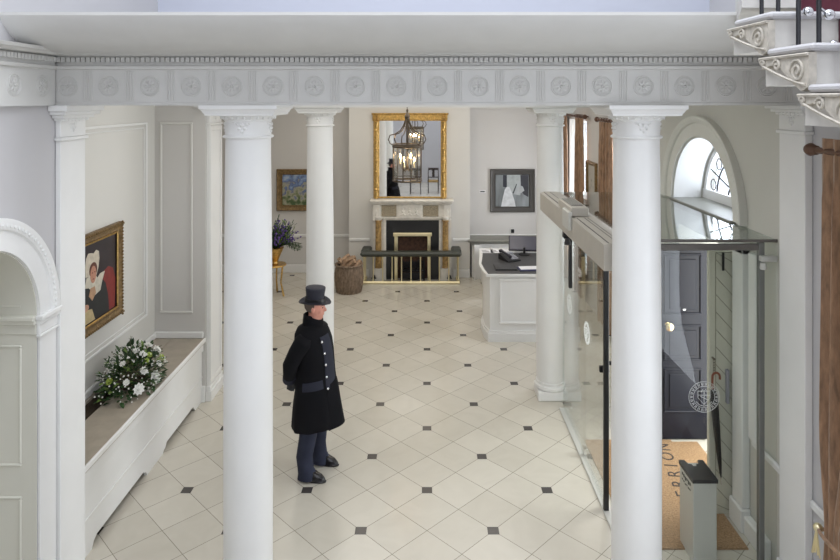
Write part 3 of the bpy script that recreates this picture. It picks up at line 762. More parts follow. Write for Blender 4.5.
def blossom(mb, c, n, r, pet=9, layers=3):
    n = n.normalized(); a = n.orthogonal().normalized(); b = n.cross(a)
    for l in range(layers):
        rr = r*(1-.27*l); tilt = .25+.38*l
        for i in range(pet):
            t = 2*PI*(i+.5*(l % 2))/pet; d = (a*math.cos(t)+b*math.sin(t)); e = c+d*rr*math.cos(tilt)+n*rr*math.sin(tilt)*.8
            s = n.cross(d)*rr*.34; md = c.lerp(e, .6)
            mb.add([c, md+s, e, md-s], [(0, 1, 2, 3)])
    mb.sph(c+n*r*.25, r*.28, 6, 4)
fl = [(.20, -.30, .10, .062), (.22, .02, .075, .078), (.17, -.12, .20, .046), (.20, .16, .16, .046), (.03, .12, .34, .05), (.10, .02, .31, .045), (.12, .30, .24, .052), (.16, .24, .27, .045), (-.02, .2, .36, .045), (.05, -.02, .36, .04), (.08, .2, .33, .05), (-.05, .05, .37, .035), (.18, .34, .12, .035), (.0, -.2, .30, .035), (.1, -.34, .18, .035)]
for i, (x, y, z, r) in enumerate(fl):
    mb = MB(); blossom(mb, FC+Vector((x, y, z)), Vector((x*2.2, y*.8-.15, z*.9+.1)), r); mb.build('white_flower', PETAL, fa)
for (x, y, z, r) in ((.20, .24, .19, .038), (.13, .10, .27, .034), (-.05, -.36, .20, .04), (.16, -.02, .26, .026)):
    mb = MB(); blossom(mb, FC+Vector((x, y, z)), Vector((x*2, y*.5-.2, .3)), r, 12, 4); mb.build('lime_flower', LIME, fa)
mb = MB()
for k in range(260):
    v = rdir(); r = random.uniform(.95, 1.2); mb.sph(FC+Vector((v.x*.25*r, v.y*.41*r, .05+v.z*.32*r)), random.uniform(.005, .010), 5, 3)
o = mb.build('small_white_blooms', PETAL, fa); o['kind'] = 'stuff'

# ================================================================ PICTURES
def P(px, py, Y): return ((px-427)*Y/F, EYE-(py-100)*Y/F)
# portrait on the left wall (plane X = -3.32)
pt = thing('portrait_painting', 'gilt framed portrait of a seated woman in a white bonnet, left wall', 'painting', (-3.31, 6.31, 1.39))
ya, yb, za, zb = 5.75, 6.87, 1.385, 2.375
def frame_x(parent, x, s, y0, y1, z0, z1, w, m, m2=None, beads=0):
    mb = MB()
    prof = [(0, .0), (0, .035), (.02, .05), (.04, .035), (w-.035, .028), (w-.02, .034), (w, .018), (w, 0)]
    loop = []
    for (cy, cz, dy, dz) in ((y0, z0, 1, 1), (y1, z0, -1, 1), (y1, z1, -1, -1), (y0, z1, 1, -1)):
        loop.append([Vector((x+s*h, cy+dy*q, cz+dz*q)) for q, h in prof])
    mb.loft(loop, cap=False, closed=True, loop=True); o = mb.build('frame', m, parent, sharp=30)
    if beads:
        mb = MB(); n = int((y1-y0)/.035)
        for i in range(n+1):
            for z in (z0+.02, z1-.02): mb.sph((x+s*.048, y0+(y1-y0)*i/n, z), .013, 6, 4)
        n = int((z1-z0)/.035)
        for i in range(n+1):
            for y in (y0+.02, y1-.02): mb.sph((x+s*.048, y, z0+(z1-z0)*i/n), .013, 6, 4)
        mb.build('frame_beading', m, o)
    return o
fr = frame_x(pt, -3.32, 1, ya, yb, za, zb, .10, OLDGOLD, beads=1)
rect_mould(MB(), 'x', -3.30, ya+.09, yb-.09, za+.09, zb-.09, .018, .018).build('inner_slip', GOLD, fr)
MB().box(-3.318, -3.304, ya+.08, yb-.08, za+.08, zb-.08).build('canvas', mat('portrait_ground', (.025, .016, .020), .45, var=.4, vscale=5), pt)
def ell(cy, cz, ry, rz, n=20, a0=0, a1=2*PI, rot=0):
    return [(cy+ry*math.cos(a0+(a1-a0)*i/n)*math.cos(rot)-rz*math.sin(a0+(a1-a0)*i/n)*math.sin(rot), cz+ry*math.cos(a0+(a1-a0)*i/n)*math.sin(rot)+rz*math.sin(a0+(a1-a0)*i/n)*math.cos(rot)) for i in range(n)]
art = [('painted_chair', [(6.42, 1.5), (6.74, 1.5), (6.75, 1.80), (6.70, 1.92), (6.60, 1.96), (6.50, 1.93), (6.44, 1.85)], (.22, .02, .018)),
       ('painted_dress', [(5.95, 1.5), (6.62, 1.5), (6.60, 1.66), (6.55, 1.80), (6.42, 1.92), (6.15, 1.93), (6.0, 1.85), (5.93, 1.70)], (.012, .014, .016)),
       ('painted_skirt', [(5.95, 1.5), (6.34, 1.5), (6.28, 1.62), (6.05, 1.66)], (.50, .40, .22)),
       ('painted_collar', [(6.22, 1.84), (6.34, 1.74), (6.44, 1.76), (6.48, 1.85), (6.53, 1.93), (6.44, 1.93), (6.38, 1.90), (6.34, 1.95), (6.18, 1.95), (6.14, 1.86)], (.60, .56, .47)),
       ('painted_bonnet', [(6.16, 1.96), (6.15, 2.06), (6.17, 2.14), (6.21, 2.18), (6.26, 2.175), (6.31, 2.16), (6.36, 2.185), (6.41, 2.16), (6.42, 2.09), (6.40, 2.0), (6.36, 1.93)], (.60, .54, .44)),
       ('painted_hair', ell(6.30, 2.0, .075, .075), (.12, .035, .02)),
       ('painted_face', ell(6.30, 1.955, .055, .085), (.50, .24, .16)),
       ('painted_neck', [(6.25, 1.83), (6.33, 1.83), (6.35, 1.76), (6.28, 1.70), (6.22, 1.76)], (.50, .30, .18)),
       ('painted_hand', ell(6.16, 1.66, .055, .035), (.55, .30, .20))]
for i, (nm, poly, c) in enumerate(art):
    MB().prism(poly, .0006*(i+1), YZ(-3.304)).build(nm, mat(nm, c, .5, var=.2, vscale=18), pt)
mb = MB()
for y in (6.28, 6.325): mb.prism(ell(y, 1.975, .010, .006, 8), .0062, YZ(-3.304))
mb.prism(ell(6.30, 1.91, .015, .005, 8), .0062, YZ(-3.304)); mb.build('painted_features', mat('painted_features', (.16, .04, .03), .5), pt)

def frame_y(parent, y, x0, x1, z0, z1, w, m, d=.05, name='frame'):
    mb = MB(); prof = [(0, 0), (0, d*.8), (w*.15, d), (w*.35, d*.75), (w*.8, d*.55), (w*.88, d*.7), (w, d*.4), (w, 0)]
    loop = []
    for (cx, cz, dx, dz) in ((x0, z0, 1, 1), (x1, z0, -1, 1), (x1, z1, -1, -1), (x0, z1, 1, -1)):
        loop.append([Vector((cx+dx*q, y-h, cz+dz*q)) for q, h in prof])
    return mb.loft(loop, cap=False, closed=True, loop=True).build(name, m, parent, sharp=30)
YB = 13.6
lp = thing('landscape_painting', 'gilt framed blue and green garden landscape on the back wall', 'painting', (-2.6, YB, 1.33))
x0, z1 = P(277, 169, YB); x1, z0 = P(333.5, 210.5, YB)
frame_y(lp, YB, x0, x1, z0, z1, .12, OLDGOLD, .06)
o = MB().box(x0+.1, x1-.1, YB-.02, YB-.002, z0+.1, z1-.1).build('canvas', None, lp)
me = o.data; me.transform(Matrix.Translation((0, 0, -.42)))
o.location = (0, 0, .42)
me.materials.append(art_material('garden_landscape', [(.06, .10, .04), (.20, .22, .12), (.34, .33, .26), (.10, .13, .24), (.16, .24, .42), (.34, .40, .48)], 9))
dpn = thing('interior_painting', 'dark grey framed painting of a room with a long white gown, back wall', 'painting', (1.8, YB, 1.3))
x0, z1 = P(490, 169, YB); x1, z0 = P(534.5, 212, YB)
frame_y(dpn, YB, x0, x1, z0, z1, .12, mat('pewter_frame', (.085, .08, .075), .4, .4), .05)
ix0, ix1, iz0, iz1 = x0+.12, x1-.12, z0+.12, z1-.12; w_, h_ = ix1-ix0, iz1-iz0
MB().box(x0+.1, x1-.1, YB-.014, YB-.002, z0+.1, z1-.1).build('canvas', mat('grey_ground', (.22, .24, .25), .5, var=.5, vscale=6, stretch=(1, 1, .3)), dpn)
def Q(pts): return [(ix0+a*w_, iz0+b*h_) for a, b in pts]
ar = [('painted_wall', Q([(.34, .42), (.34, 1), (.78, 1), (.74, .35)]), (.40, .43, .43)),
      ('painted_doorway', Q([(.22, .62), (.22, .99), (.33, .99), (.33, .60)]), (.02, .022, .035)),
      ('painted_curtain', Q([(.76, .5), (.74, .99), (.98, .99), (.98, .3), (.84, .38)]), (.03, .03, .04)),
      ('painted_gown', Q([(.16, .0), (.22, .3), (.27, .52), (.33, .62), (.42, .60), (.48, .45), (.56, .2), (.60, .0)]), (.62, .64, .66)),
      ('painted_blossom', Q([(.5, .5), (.56, .62), (.66, .58), (.72, .68), (.82, .62), (.86, .5), (.76, .42), (.62, .38)]), (.42, .44, .45)),
      ('painted_stem', Q([(.5, .42), (.62, .72), (.64, .70), (.54, .40)]), (.05, .06, .06))]
for i, (nm, poly, c) in enumerate(ar):
    MB().prism(poly, -.0008*(i+1), XZ(YB-.014)).build(nm, mat(nm, c, .5, var=.25, vscale=9), dpn)
# small picture on the right wall between curtains
sp = thing('small_picture', 'small framed picture on the right wall between the two hall windows', 'picture', (2.89, 11.13, 1.7))
frame_x(sp, 2.9, -1, 10.82, 11.46, 1.75, 2.60, .07, OLDGOLD)
o = MB().box(2.885, 2.898, 10.88, 11.40, 1.81, 2.54).build('canvas', None, sp); o.data.materials.append(art_material('muted_scene', [(.20, .19, .15), (.36, .34, .28), (.16, .18, .15), (.40, .38, .33)], 9))

# ================================================================ MIRROR
mr = thing('mirror', 'large gilt framed mirror above the fireplace', 'mirror', (-.36, 13.2, 1.66))
x0, z1 = P(372.5, 113.5, 13.15); x1, z0 = P(447.5, 199, 13.15)
z0 = max(z0, 1.655)
mb = MB()
MB().box(x0+.1, x1-.1, 13.165, 13.175, z0+.02, z1-.1).build('mirror_plate', MIRR, mr)
mb = MB()
for x in (x0+.02, x1-.14): mb.box(x, x+.12, 13.13, 13.197, z0, z1-.0, .01)
mb.box(x0, x1, 13.12, 13.197, z1-.15, z1-.02, .01); mb.box(x0-.02, x1+.02, 13.10, 13.197, z1-.025, z1+.01, .01); mb.box(x0+.13, x1-.13, 13.15, 13.197, z0, z0+.03)
f = mb.build('frame', GOLD, mr)
mb = MB()
for x in (x0+.08, x1-.08):
    pr = []
    H = z1-.17-z0
    for k in range(61):
        t = k/60; r = .034+.004*math.sin(t*40)
        for c in (.0, .12, .35, .5, .65, .88, 1.0):
            if abs(t-c) < .012: r = .048
        pr.append((r, t*H))
    mb.lathe(pr, (x, 13.125, z0), 16)
mb.build('frame_column', GOLD, f)
mb = MB()
for x in (x0+.075, x1-.075):
    for r in (.05, .028): mb.tube([(x+r*math.cos(2*PI*i/18), 13.098, z1-.085+r*math.sin(2*PI*i/18)) for i in range(18)], .010, 6, closed=True)
    mb.sph((x, 13.098, z1-.085), .018, 8, 6)
n = 22
for i in range(n): mb.sph((x0+.17+(x1-x0-.34)*i/(n-1), 13.118, z1-.115), .016, 8, 5)
mb.build('frame_ornament', GOLD, f)

# ================================================================ FIREPLACE
YM = 13.0
def PX(px, Y=YM): return (px-427)*Y/F
def PZ(py, Y=YM): return EYE-(py-100)*Y/F
fp = thing('mantelpiece', 'carved pale marble mantelpiece with golden brown columns, black slate inside', 'fireplace', (-.33, 13.1, 0))
xl, xr = PX(370), PX(453.5); zt = 1.645
mb = MB(); mb.box(xl, xr, 12.88, 13.198, zt-.03, zt, .01); mb.box(xl+.02, xr-.02, 12.90, 13.198, zt-.06, zt-.03, .01); mb.box(xl+.05, xr-.05, 12.93, 13.198, zt-.09, zt-.06, .01); mb.build('shelf', MARB, fp)
mb = MB(); za_ = PZ(217.5); mb.box(xl+.08, xr-.08, 12.99, 13.198, za_, zt-.09, .004)
mb.box(xl+.07, xr-.07, 12.975, 13.198, za_-.025, za_, .006)
for x in (xl+.06, xr-.20): mb.box(x, x+.14, 12.95, 13.198, za_-.06, zt-.09, .006)
mb.box(PX(398), PX(421.5), 12.965, 13.198, za_-.0, zt-.09, .005); mb.build('frieze', MARB, fp)
for a_, b_3 in ((381.5, 396.5), (423, 438.5)): MB().box(PX(a_), PX(b_3), 12.98, 12.99, za_+.02, zt-.11, .004).build('carved_tablet', MARBC, fp)
mb = MB()
for i in range(3):
    cx = PX(403+6.6*i); mb.sph((cx, 12.962, za_+.13), (.03, .014, .035), 8, 6); mb.sph((cx, 12.958, za_+.185), .017, 8, 6)
    mb.tube([(cx-.05, 12.962, za_+.05), (cx, 12.955, za_+.09), (cx+.05, 12.962, za_+.05)], .014, 6)
for x in (xl+.13, xr-.13):
    mb.sph((x, 12.95, za_+.1), (.03, .014, .07), 8, 6)
mb.build('carved_figures', MARB, fp)
for x in (PX(378.5), PX(445.5)):
    MB().lathe([(.070, 0), (.074, .015), (.064, .03), (.066, .06), (.063, .5), (.060, .93), (.064, .94), (.074, .96), (.070, .975)], (x, 12.99, .26), 20).build('marble_column', SIENA, fp)
mb = MB()
for x in (PX(378.5), PX(445.5)):
    mb = MB(); mb.box(x-.10, x+.10, 12.92, 13.198, 0, .26, .008); mb.lathe([(.06, 0), (.07, .03), (.085, .06), (.085, .08)], (x, 12.99, 1.225), 16)
    mb.box(x-.12, x+.12, 13.04, 13.198, .26, za_-.05)
    mb.build('pilaster_backing', MARB, fp)
mb = MB(); xs0, xs1 = PX(386), PX(439); mb.box(xs0-.06, xs0, 13.02, 13.198, 0, za_-.02, .006); mb.box(xs1, xs1+.04, 13.02, 13.198, 0, za_-.02, .006); mb.box(xs0, xs1, 13.02, 13.198, PZ(220.5), za_-.02, .006); mb.build('inner_surround', MARB, fp)
xo0, xo1 = PX(396), PX(429); zo = PZ(236)
mb = MB(); mb.box(xs0, xo0, 13.05, 13.198, 0, PZ(220.5)); mb.box(xo1, xs1, 13.05, 13.198, 0, PZ(220.5)); mb.box(xo0, xo1, 13.05, 13.198, zo, PZ(220.5)); mb.build('slate_slips', SLATE, fp)
mb = MB(); mb.box(xo0, xo1, 13.16, 13.198, 0, zo); mb.build('fireback', BRICK, fp)
mb = MB()
for x in (xo0-.035, xo1-.035): mb.box(x, x+.07, 13.01, 13.055, .0, zo+.03, .008)
mb.box(xo0-.06, xo1+.06, 13.0, 13.055, zo-.01, zo+.06, .01); mb.build('brass_surround', BRASSP, fp)
gr = thing('fire_grate', 'black iron fire basket standing in the fireplace', 'fire grate', (-.33, 13.1, 0))
gx0, gx1 = PX(401), PX(424)
mb = MB()
for z in (.22, .27, .32, .37): mb.tube([(gx0, 13.0, z), (gx1, 13.0, z)], .010, 6)
for i in range(9): x = gx0+(gx1-gx0)*i/8; mb.tube([(x, 12.99, .20), (x, 12.99, .42)], .007, 6)
for x in (gx0, gx1): mb.tube([(x, 12.99, 0), (x, 12.99, .46)], .014, 8); mb.sph((x, 12.99, .48), .025, 8, 6)
mb.box(gx0, gx1, 12.98, 13.15, .18, .20); mb.box(gx0, gx1, 12.975, 13.0, .03, .16, .01); mb.build('basket', IRON, gr)
mb = MB()
for i in range(40): mb.sph((random.uniform(gx0+.03, gx1-.03), random.uniform(13.03, 13.13), random.uniform(.22, .36)), random.uniform(.025, .045), 6, 4)
o = mb.build('coals', COAL, gr); o['kind'] = 'stuff'

fd = thing('club_fender', 'brass club fender with dark leather seat round the hearth', 'fender', (-.33, 12.8, 0))
fx0, fx1 = (362-427)*12.75/F, (460-427)*12.75/F; fy0, fy1 = 12.72, 13.16
mb = MB()
mb.box(fx0, fx1, fy0, fy0+.07, 0, .05, .01); mb.box(fx0, fx0+.07, fy0+.05, fy1, 0, .05, .01); mb.box(fx1-.07, fx1, fy0+.05, fy1, 0, .05, .01); mb.build('plinth_rail', BRASSP, fd)
mb = MB(); mb.box(fx0-.03, fx1+.03, fy0-.06, fy0+.14, .555, .65, .035); mb.box(fx0-.03, fx0+.17, fy0+.1, fy1, .58, .67, .03); mb.box(fx1-.17, fx1+.03, fy0+.1, fy1, .58, .67, .03); mb.build('padded_seat', LEATH, fd)
up = [(fx0+.035+(fx1-fx0-.07)*i/10, fy0+.035) for i in range(11)]+[(x, fy0+.035+.18*j) for x in (fx0+.035, fx1-.035) for j in (1, 2)]
for (x, y) in up: MB().lathe([(.018, 0), (.018, .02), (.0135, .03), (.0135, .47), (.016, .48), (.016, .52)], (x, y, .045), 10).build('upright', BRASSP, fd)
sh = [((x0_, 12.93), n) for x0_, n in ((PX(374.5), 0), (PX(449), 1))]
for (x0_, y0_), n in sh:
    mb = MB(); mb.lathe([(.05, 0), (.05, .015), (.015, .03), (.012, .08), (.03, .10), (.035, .13), (.02, .15), (.001, .16)], (x0_, 12.84, 0), 14)
    mb.tube([(x0_-.05, 12.84, .09), (x0_+.05, 12.84, .09)], .012, 8)
    tag(mb.build('andiron', IRON, None, origin=(x0_, 12.84, 0)), 'small dark iron firedog at the %s end of the hearth' % ('left' if n == 0 else 'right'), 'firedog', 'firedogs on the hearth')

# log basket
LB = Vector((-1.50, 12.25, 0))
lb = thing('log_basket', 'round brown wicker log basket beside the fender', 'basket', tuple(LB))
mb = MB(); rs = []
for k in range(14):
    z = .52*k/13; rr = .235+.035*math.sin(PI*k/13)+.01*k/13
    rs.append([Vector((LB.x+(rr+.007*math.cos(24*2*PI*i/96+k*PI))*math.cos(2*PI*i/96), LB.y+(rr+.007*math.cos(24*2*PI*i/96+k*PI))*math.sin(2*PI*i/96), z)) for i in range(96)])
rs += [[Vector((LB.x+.23*math.cos(2*PI*i/96), LB.y+.23*math.sin(2*PI*i/96), .52)) for i in range(96)], [Vector((LB.x+.22*math.cos(2*PI*i/96), LB.y+.22*math.sin(2*PI*i/96), .30)) for i in range(96)]]
mb.loft(rs).build('woven_body', WICK, lb)
MB().tube([(LB.x+.255*math.cos(2*PI*i/40), LB.y+.255*math.sin(2*PI*i/40), .525+.006*math.sin(i*2.5)) for i in range(40)], .018, 7, closed=True).build('rim', WICK, lb)
logs = [(-.12, -.05, .50, .05, .3, .9), (.02, -.08, .52, .055, -.2, .7), (.13, -.03, .50, .05, .9, .5), (-.05, .08, .53, .05, 1.4, .8), (.09, .10, .53, .055, 2.2, .7), (-.14, .10, .50, .045, 2.8, .9), (.0, .0, .60, .05, .1, .35), (-.10, .02, .62, .045, 1.0, .3)]
lg = ['pale split log at the front left of the log basket', 'split log leaning at the front centre of the basket', 'short split log at the right rim of the basket', 'split log at the back centre of the basket', 'thick split log at the back right of the basket', 'split log at the back left of the basket', 'split log lying on top of the others, centre', 'split log lying on top at the left']
for i, (x, y, z, r, a, t) in enumerate(logs):
    dd = Vector((math.cos(a)*math.cos(t), math.sin(a)*math.cos(t), math.sin(t))); c = LB+Vector((x, y, z)); L = .28
    s_ = dd.orthogonal().normalized(); u_ = dd.cross(s_)
    ring = [(1, .1), (.5, .9), (-.5, .8), (-.9, -.3), (0, -.8), (.7, -.6)]
    mb = MB(); mb.loft([[c+dd*q+(s_*p+u_*w)*r*(1+.06*math.sin(i+q*9)) for p, w in ring] for q in (-L/2, 0, L/2)])
    tag(mb.build('firewood_log', BARK, None, origin=tuple(c)), lg[i], 'log', 'split logs in the wicker basket')

# gilt pedestal with flowers, back left
GP = Vector((-2.88, 12.05, 0))
gpd = thing('gilt_pedestal_stand', 'gilt tripod stand behind the front left column', 'pedestal', tuple(GP))
for k in range(3):
    a = 2*PI*k/3-.5
    MB().tube([GP+Vector((.22*math.cos(a), .22*math.sin(a), .0)), GP+Vector((.15*math.cos(a), .15*math.sin(a), .25)), GP+Vector((.19*math.cos(a), .19*math.sin(a), .55))], [.02, .014, .018], 8).build('leg', GOLD, gpd)
MB().lathe([(.001, 0), (.21, 0), (.22, .015), (.21, .03), (.001, .03)], tuple(GP+Vector((0, 0, .55))), 24).build('stand_top', GOLD, gpd)
fv = thing('flower_vase', 'gilt vase of purple and green flowers on the gilt stand', 'vase of flowers', tuple(GP+Vector((0, 0, .58))))
VB = GP+Vector((0, 0, .58))
MB().lathe([(.06, 0), (.07, .02), (.06, .05), (.10, .15), (.16, .28), (.17, .31), (.15, .31), (.09, .15), (.001, .08)], tuple(VB), 24).build('vase', GOLD, fv)
mb = MB(); mv = MB(); mlt = MB()
for k in range(110):
    v = Vector((random.gauss(.12, .55), random.gauss(0, .5), random.uniform(.35, 1))).normalized(); L = random.uniform(.3, .62)
    b0 = VB+Vector((0, 0, .28)); e = b0+Vector((v.x*L*.85, v.y*L*.85, v.z*L)); mb.tube([b0, b0.lerp(e, .5)+Vector((0, 0, .03)), e], [.005, .004, .002], 4)
    q = random.random()
    for j in range(7):
        p = b0.lerp(e, .4+.1*j)
        if q < .35: mv.sph(p+Vector((random.uniform(-.015, .015),)*3), random.uniform(.012, .024), 5, 4)
        else: leafmesh(mb if q < .7 else mlt, p, (v+rdir()*.9), .10, .022)
for k in range(14):
    a = random.uniform(-.5, .7); e = VB+Vector((.50*math.cos(a), .5*math.sin(a), .30+random.uniform(-.02, .05))); b0 = VB+Vector((0, 0, .32)); mm = b0.lerp(e, .5)+Vector((0, 0, .08))
    mb.tube([b0, mm, e], [.004, .003, .001], 4)
    for j in range(9):
        p = mm.lerp(e, j/9); leafmesh(mb, p, Vector((.5, (-1)**j, -.2)), .09, .012)
o = mb.build('foliage', LEAF, fv); o['kind'] = 'stuff'; o = mv.build('purple_blooms', VIOLET, fv); o['kind'] = 'stuff'; o = mlt.build('foliage', LEAFL, fv); o['kind'] = 'stuff'

# ================================================================ LANTERN
LC = Vector((-.31, 10.0, 2.42))
ln = thing('hanging_lantern', 'large bronze and glass hanging lantern with lit candle bulbs', 'lantern', tuple(LC))
R = .225
def circ(r, z, n=32): return [LC+Vector((r*math.cos(2*PI*i/n), r*math.sin(2*PI*i/n), z)) for i in range(n)]
mb = MB(); mb.tube(circ(R, .0), .013, 6, closed=True); mb.tube(circ(R, .04), .007, 6, closed=True); mb.build('lower_ring', BRONZE, ln)
mb = MB(); mb.tube(circ(R, .53), .016, 6, closed=True); mb.tube(circ(R+.012, .56), .012, 6, closed=True); mb.build('upper_ring', BRONZE, ln)
for k in range(6):
    a = PI*k/3+.26; p = LC+Vector((R*math.cos(a), R*math.sin(a), 0))
    MB().tube([p, p+Vector((0, 0, .54))], .010, 6).build('upright_bar', BRONZE, ln)
    rr = [(1.0, .56), (1.22, .58), (1.34, .64), (1.22, .71), (.85, .73), (.5, .78), (.25, .87), (.10, .97), (.05, 1.0)]
    MB().tube([LC+Vector((R*q*math.cos(a), R*q*math.sin(a), z)) for q, z in rr], .009, 6).build('scroll_arm', BRONZE, ln)
    a2 = a+PI/3
    q1 = LC+Vector((R*.97*math.cos(a), R*.97*math.sin(a), .03)); q2 = LC+Vector((R*.97*math.cos(a2), R*.97*math.sin(a2), .03))
    n_ = Vector((math.cos(a+PI/6), math.sin(a+PI/6), 0))*.004; h_ = Vector((0, 0, .49))
    MB().add([q1, q2, q2+h_, q1+h_, q1+n_, q2+n_, q2+h_+n_, q1+h_+n_], [(0, 1, 2, 3), (7, 6, 5, 4), (0, 4, 5, 1), (1, 5, 6, 2), (2, 6, 7, 3), (3, 7, 4, 0)]).build('glass_pane', LGLASS, ln)
mb = MB().lathe([(.001, .93), (.03, .95), (.045, 1.0), (.03, 1.04), (.015, 1.07), (.02, 1.10), (.001, 1.13)], tuple(LC), 14); mb.build('finial', BRONZE, ln)
mb = MB().lathe([(.02, .16), (.03, .2), (.012, .24), (.012, .95)], tuple(LC), 10)
mb.build('centre_stem', BRONZE, ln)
for k in range(6):
    a = PI*k/3; c = LC+Vector((.11*math.cos(a), .11*math.sin(a), .20+.06*(k % 2)))
    MB().tube([LC+Vector((0, 0, .20)), LC+Vector((.06*math.cos(a), .06*math.sin(a), .14)), c-Vector((0, 0, .03)), c], .006, 6).build('candle_arm', BRONZE, ln)
    MB().lathe([(.022, 0), (.022, .006), (.012, .008), (.012, .09)], tuple(c), 10).build('candle_sleeve', CREAMC, ln)
    MB().lathe([(.001, .09), (.010, .095), (.016, .115), (.012, .14), (.001, .165)], tuple(c), 10).build('candle_bulb', BULB, ln)
mb = MB(); z = 1.12
while LC.z+z < 4.04:
    f2 = int(round(z/.05)) % 2
    mb.tube([LC+Vector(((.016*math.cos(2*PI*i/10)) if f2 else 0, 0 if f2 else .016*math.cos(2*PI*i/10), z+.034*math.sin(2*PI*i/10))) for i in range(10)], .0045, 5, closed=True); z += .05
mb.build('chain', BRONZE, ln)
MB().lathe([(.06, 1.60), (.06, 1.61), (.03, 1.63)], tuple(LC), 16).build('ceiling_rose', BRONZE, ln)

# ================================================================ RECEPTION DESK
rd = thing('reception_desk', 'white panelled reception desk with grey top beside the rear right column', 'reception desk', (1.4, 10.5, 0))
mb = MB(); body = [(.96, 9.72), (1.95, 9.72), (1.95, 11.3), (1.02, 11.3), (1.0, 10.8), (.90, 10.3), (.905, 9.95)]
mb.prism(body, .92, Matrix.Translation((0, 0, .08))); mb.build('desk_body', WHITE, rd)
MB().box(1.05, 1.95, 9.715, 9.72, .24, .98).build('front_board', WHITE, rd)
mb = MB(); rect_mould(mb, 'y', 9.715, 1.10, 1.90, .26, .96, .04, -.02); mb.build('panel_moulding', WHITE, rd)
mb = MB(); pl = [(.93, 9.69), (1.98, 9.69), (1.98, 11.3), (1.0, 11.3), (.97, 10.8), (.87, 10.3), (.875, 9.92)]; mb.prism(pl, .13, Matrix.Identity(4)); pl2 = [(x+.015, max(y, 9.70)) for x, y in pl]; mb.prism([(.945, 9.70), (1.97, 9.70), (1.97, 11.3), (1.01, 11.3), (.985, 10.8), (.885, 10.3), (.89, 9.93)], .17, Matrix.Identity(4)); mb.build('plinth', WHITE, rd)
mb = MB(); mb.prism([(.90, 9.66), (1.98, 9.66), (1.98, 11.35), (.93, 11.35), (.90, 10.9), (.84, 10.3), (.86, 9.9)], .035, Matrix.Translation((0, 0, 1.0))); mb.build('desk_top', WHITE, rd)
MB().prism([(.93, 9.69), (1.95, 9.69), (1.95, 10.98), (.96, 10.98), (.93, 10.7), (.88, 10.3), (.90, 9.95)], .008, Matrix.Translation((0, 0, 1.035))).build('desk_mat', DESKTOP, rd)
ZT = 1.036
ps = [(.97, 11.02, .22, .28, .05), (1.15, 11.05, .17, .25, -.05), (1.30, 11.03, .16, .25, .04)]
for i, (x, y, w_, h_, r_) in enumerate(ps):
    M = Matrix.Translation((x+w_/2-.04, y+h_/2-.05, ZT)) @ Matrix.Rotation(r_, 4, 'Z')
    o = MB().box(-w_/2, w_/2, -h_/2, h_/2, 0, .006, M=M).build('leaflet_stack', PAPER, None, origin=(x, y, ZT))
    tag(o, ['stack of white leaflets at the far left corner of the reception desk', 'middle stack of white leaflets along the far edge of the desk', 'right stack of white leaflets beside the monitor on the desk'][i], 'leaflets', 'leaflets on the reception desk')
    mb = MB()
    for j in range(4): mb.box(-w_*.35, w_*.3-.02*j, -h_*.3+j*.05, -h_*.3+j*.05+.02, .006, .007, M=M)
    o2 = mb.build('printed_lines', mat('printing_%d' % i, (.12, .12, .16), .6), o)
kb = thing('keyboard', 'dark grey keyboard lying on the reception desk mat', 'keyboard', (1.2, 10.2, 1.043))
MB().box(1.06, 1.40, 9.85, 10.22, 1.043, 1.058, .004).build('keyboard_body', BLACK, kb)
mb = MB()
for r in range(7):
    for c in range(8): mb.box(1.07+.04*c, 1.104+.04*c, 9.86+.05*r, 10.102+.05*r-.2, 1.058, 1.064)
o = mb.build('keys', mat('dark_keys', (.07, .07, .075), .5), kb); o['kind'] = 'stuff'
mn = thing('monitor', 'dark flat monitor on the reception desk, half behind the column', 'monitor', (1.7, 10.8, ZT))
M = Matrix.Translation((1.66, 10.85, ZT+.008)) @ Matrix.Rotation(-.15, 4, 'Z') @ Matrix.Rotation(-.9, 4, 'X')
MB().lathe([(.10, 0), (.10, .012), (.02, .02), (.02, .12)], (1.66, 10.87, ZT+.008), 16).build('stand', BLACK, mn)
MB().box(-.27, .27, -.015, .015, .08, .40, .008, M=M).build('screen_housing', SCREEN, mn)
MB().box(-.25, .25, -.018, -.014, .10, .38, M=M).build('screen', mat('grey_screen', (.10, .10, .13), .2), mn)
ph = thing('telephone', 'black desk telephone with handset on the reception desk', 'telephone', (1.5, 10.2, ZT))
M = Matrix.Translation((1.36, 10.50, ZT+.009)) @ Matrix.Scale(1.15, 4) @ Matrix.Rotation(.5, 4, 'Z')
MB().add(*[([M @ Vector(p) for p in [(-.11, -.12, 0), (.11, -.12, 0), (.11, .12, 0), (-.11, .12, 0), (-.11, -.12, .02), (.11, -.12, .02), (.11, .12, .085), (-.11, .12, .085)]]), [(3, 2, 1, 0), (4, 5, 6, 7), (0, 1, 5, 4), (1, 2, 6, 5), (2, 3, 7, 6), (3, 0, 4, 7)]]).build('telephone_base', BLACK, ph)
mb = MB()
for r in range(4):
    for c in range(4): mb.box(-.02+.03*c, .0+.03*c, -.09+.035*r, -.065+.035*r, .02+(r+1)*.0098, .03+(r+1)*.0098, M=M)
mb.box(-.01, .10, .06, .11, .07, .092, M=M)
mb.build('buttons', mat('pale_keys', (.45, .46, .5), .5), ph)
mb = MB(); mb.tube([M @ Vector(p) for p in ((-.075, -.13, .075), (-.075, -.10, .085), (-.075, -.03, .10), (-.075, .05, .115), (-.075, .10, .12), (-.075, .13, .11))], [.026, .03, .018, .018, .03, .026], 8); mb.build('handset', SCREEN, ph)
M = Matrix.Translation((1.60, 9.93, ZT+.0075)) @ Matrix.Rotation(.1, 4, 'Z')
tag(MB().box(-.18, .20, -.12, .10, 0, .012, .002, M=M).build('folder', NAVYF, None, origin=(1.6, 9.9, ZT)), 'navy blue folder on the reception desk under a white sheet', 'folder')
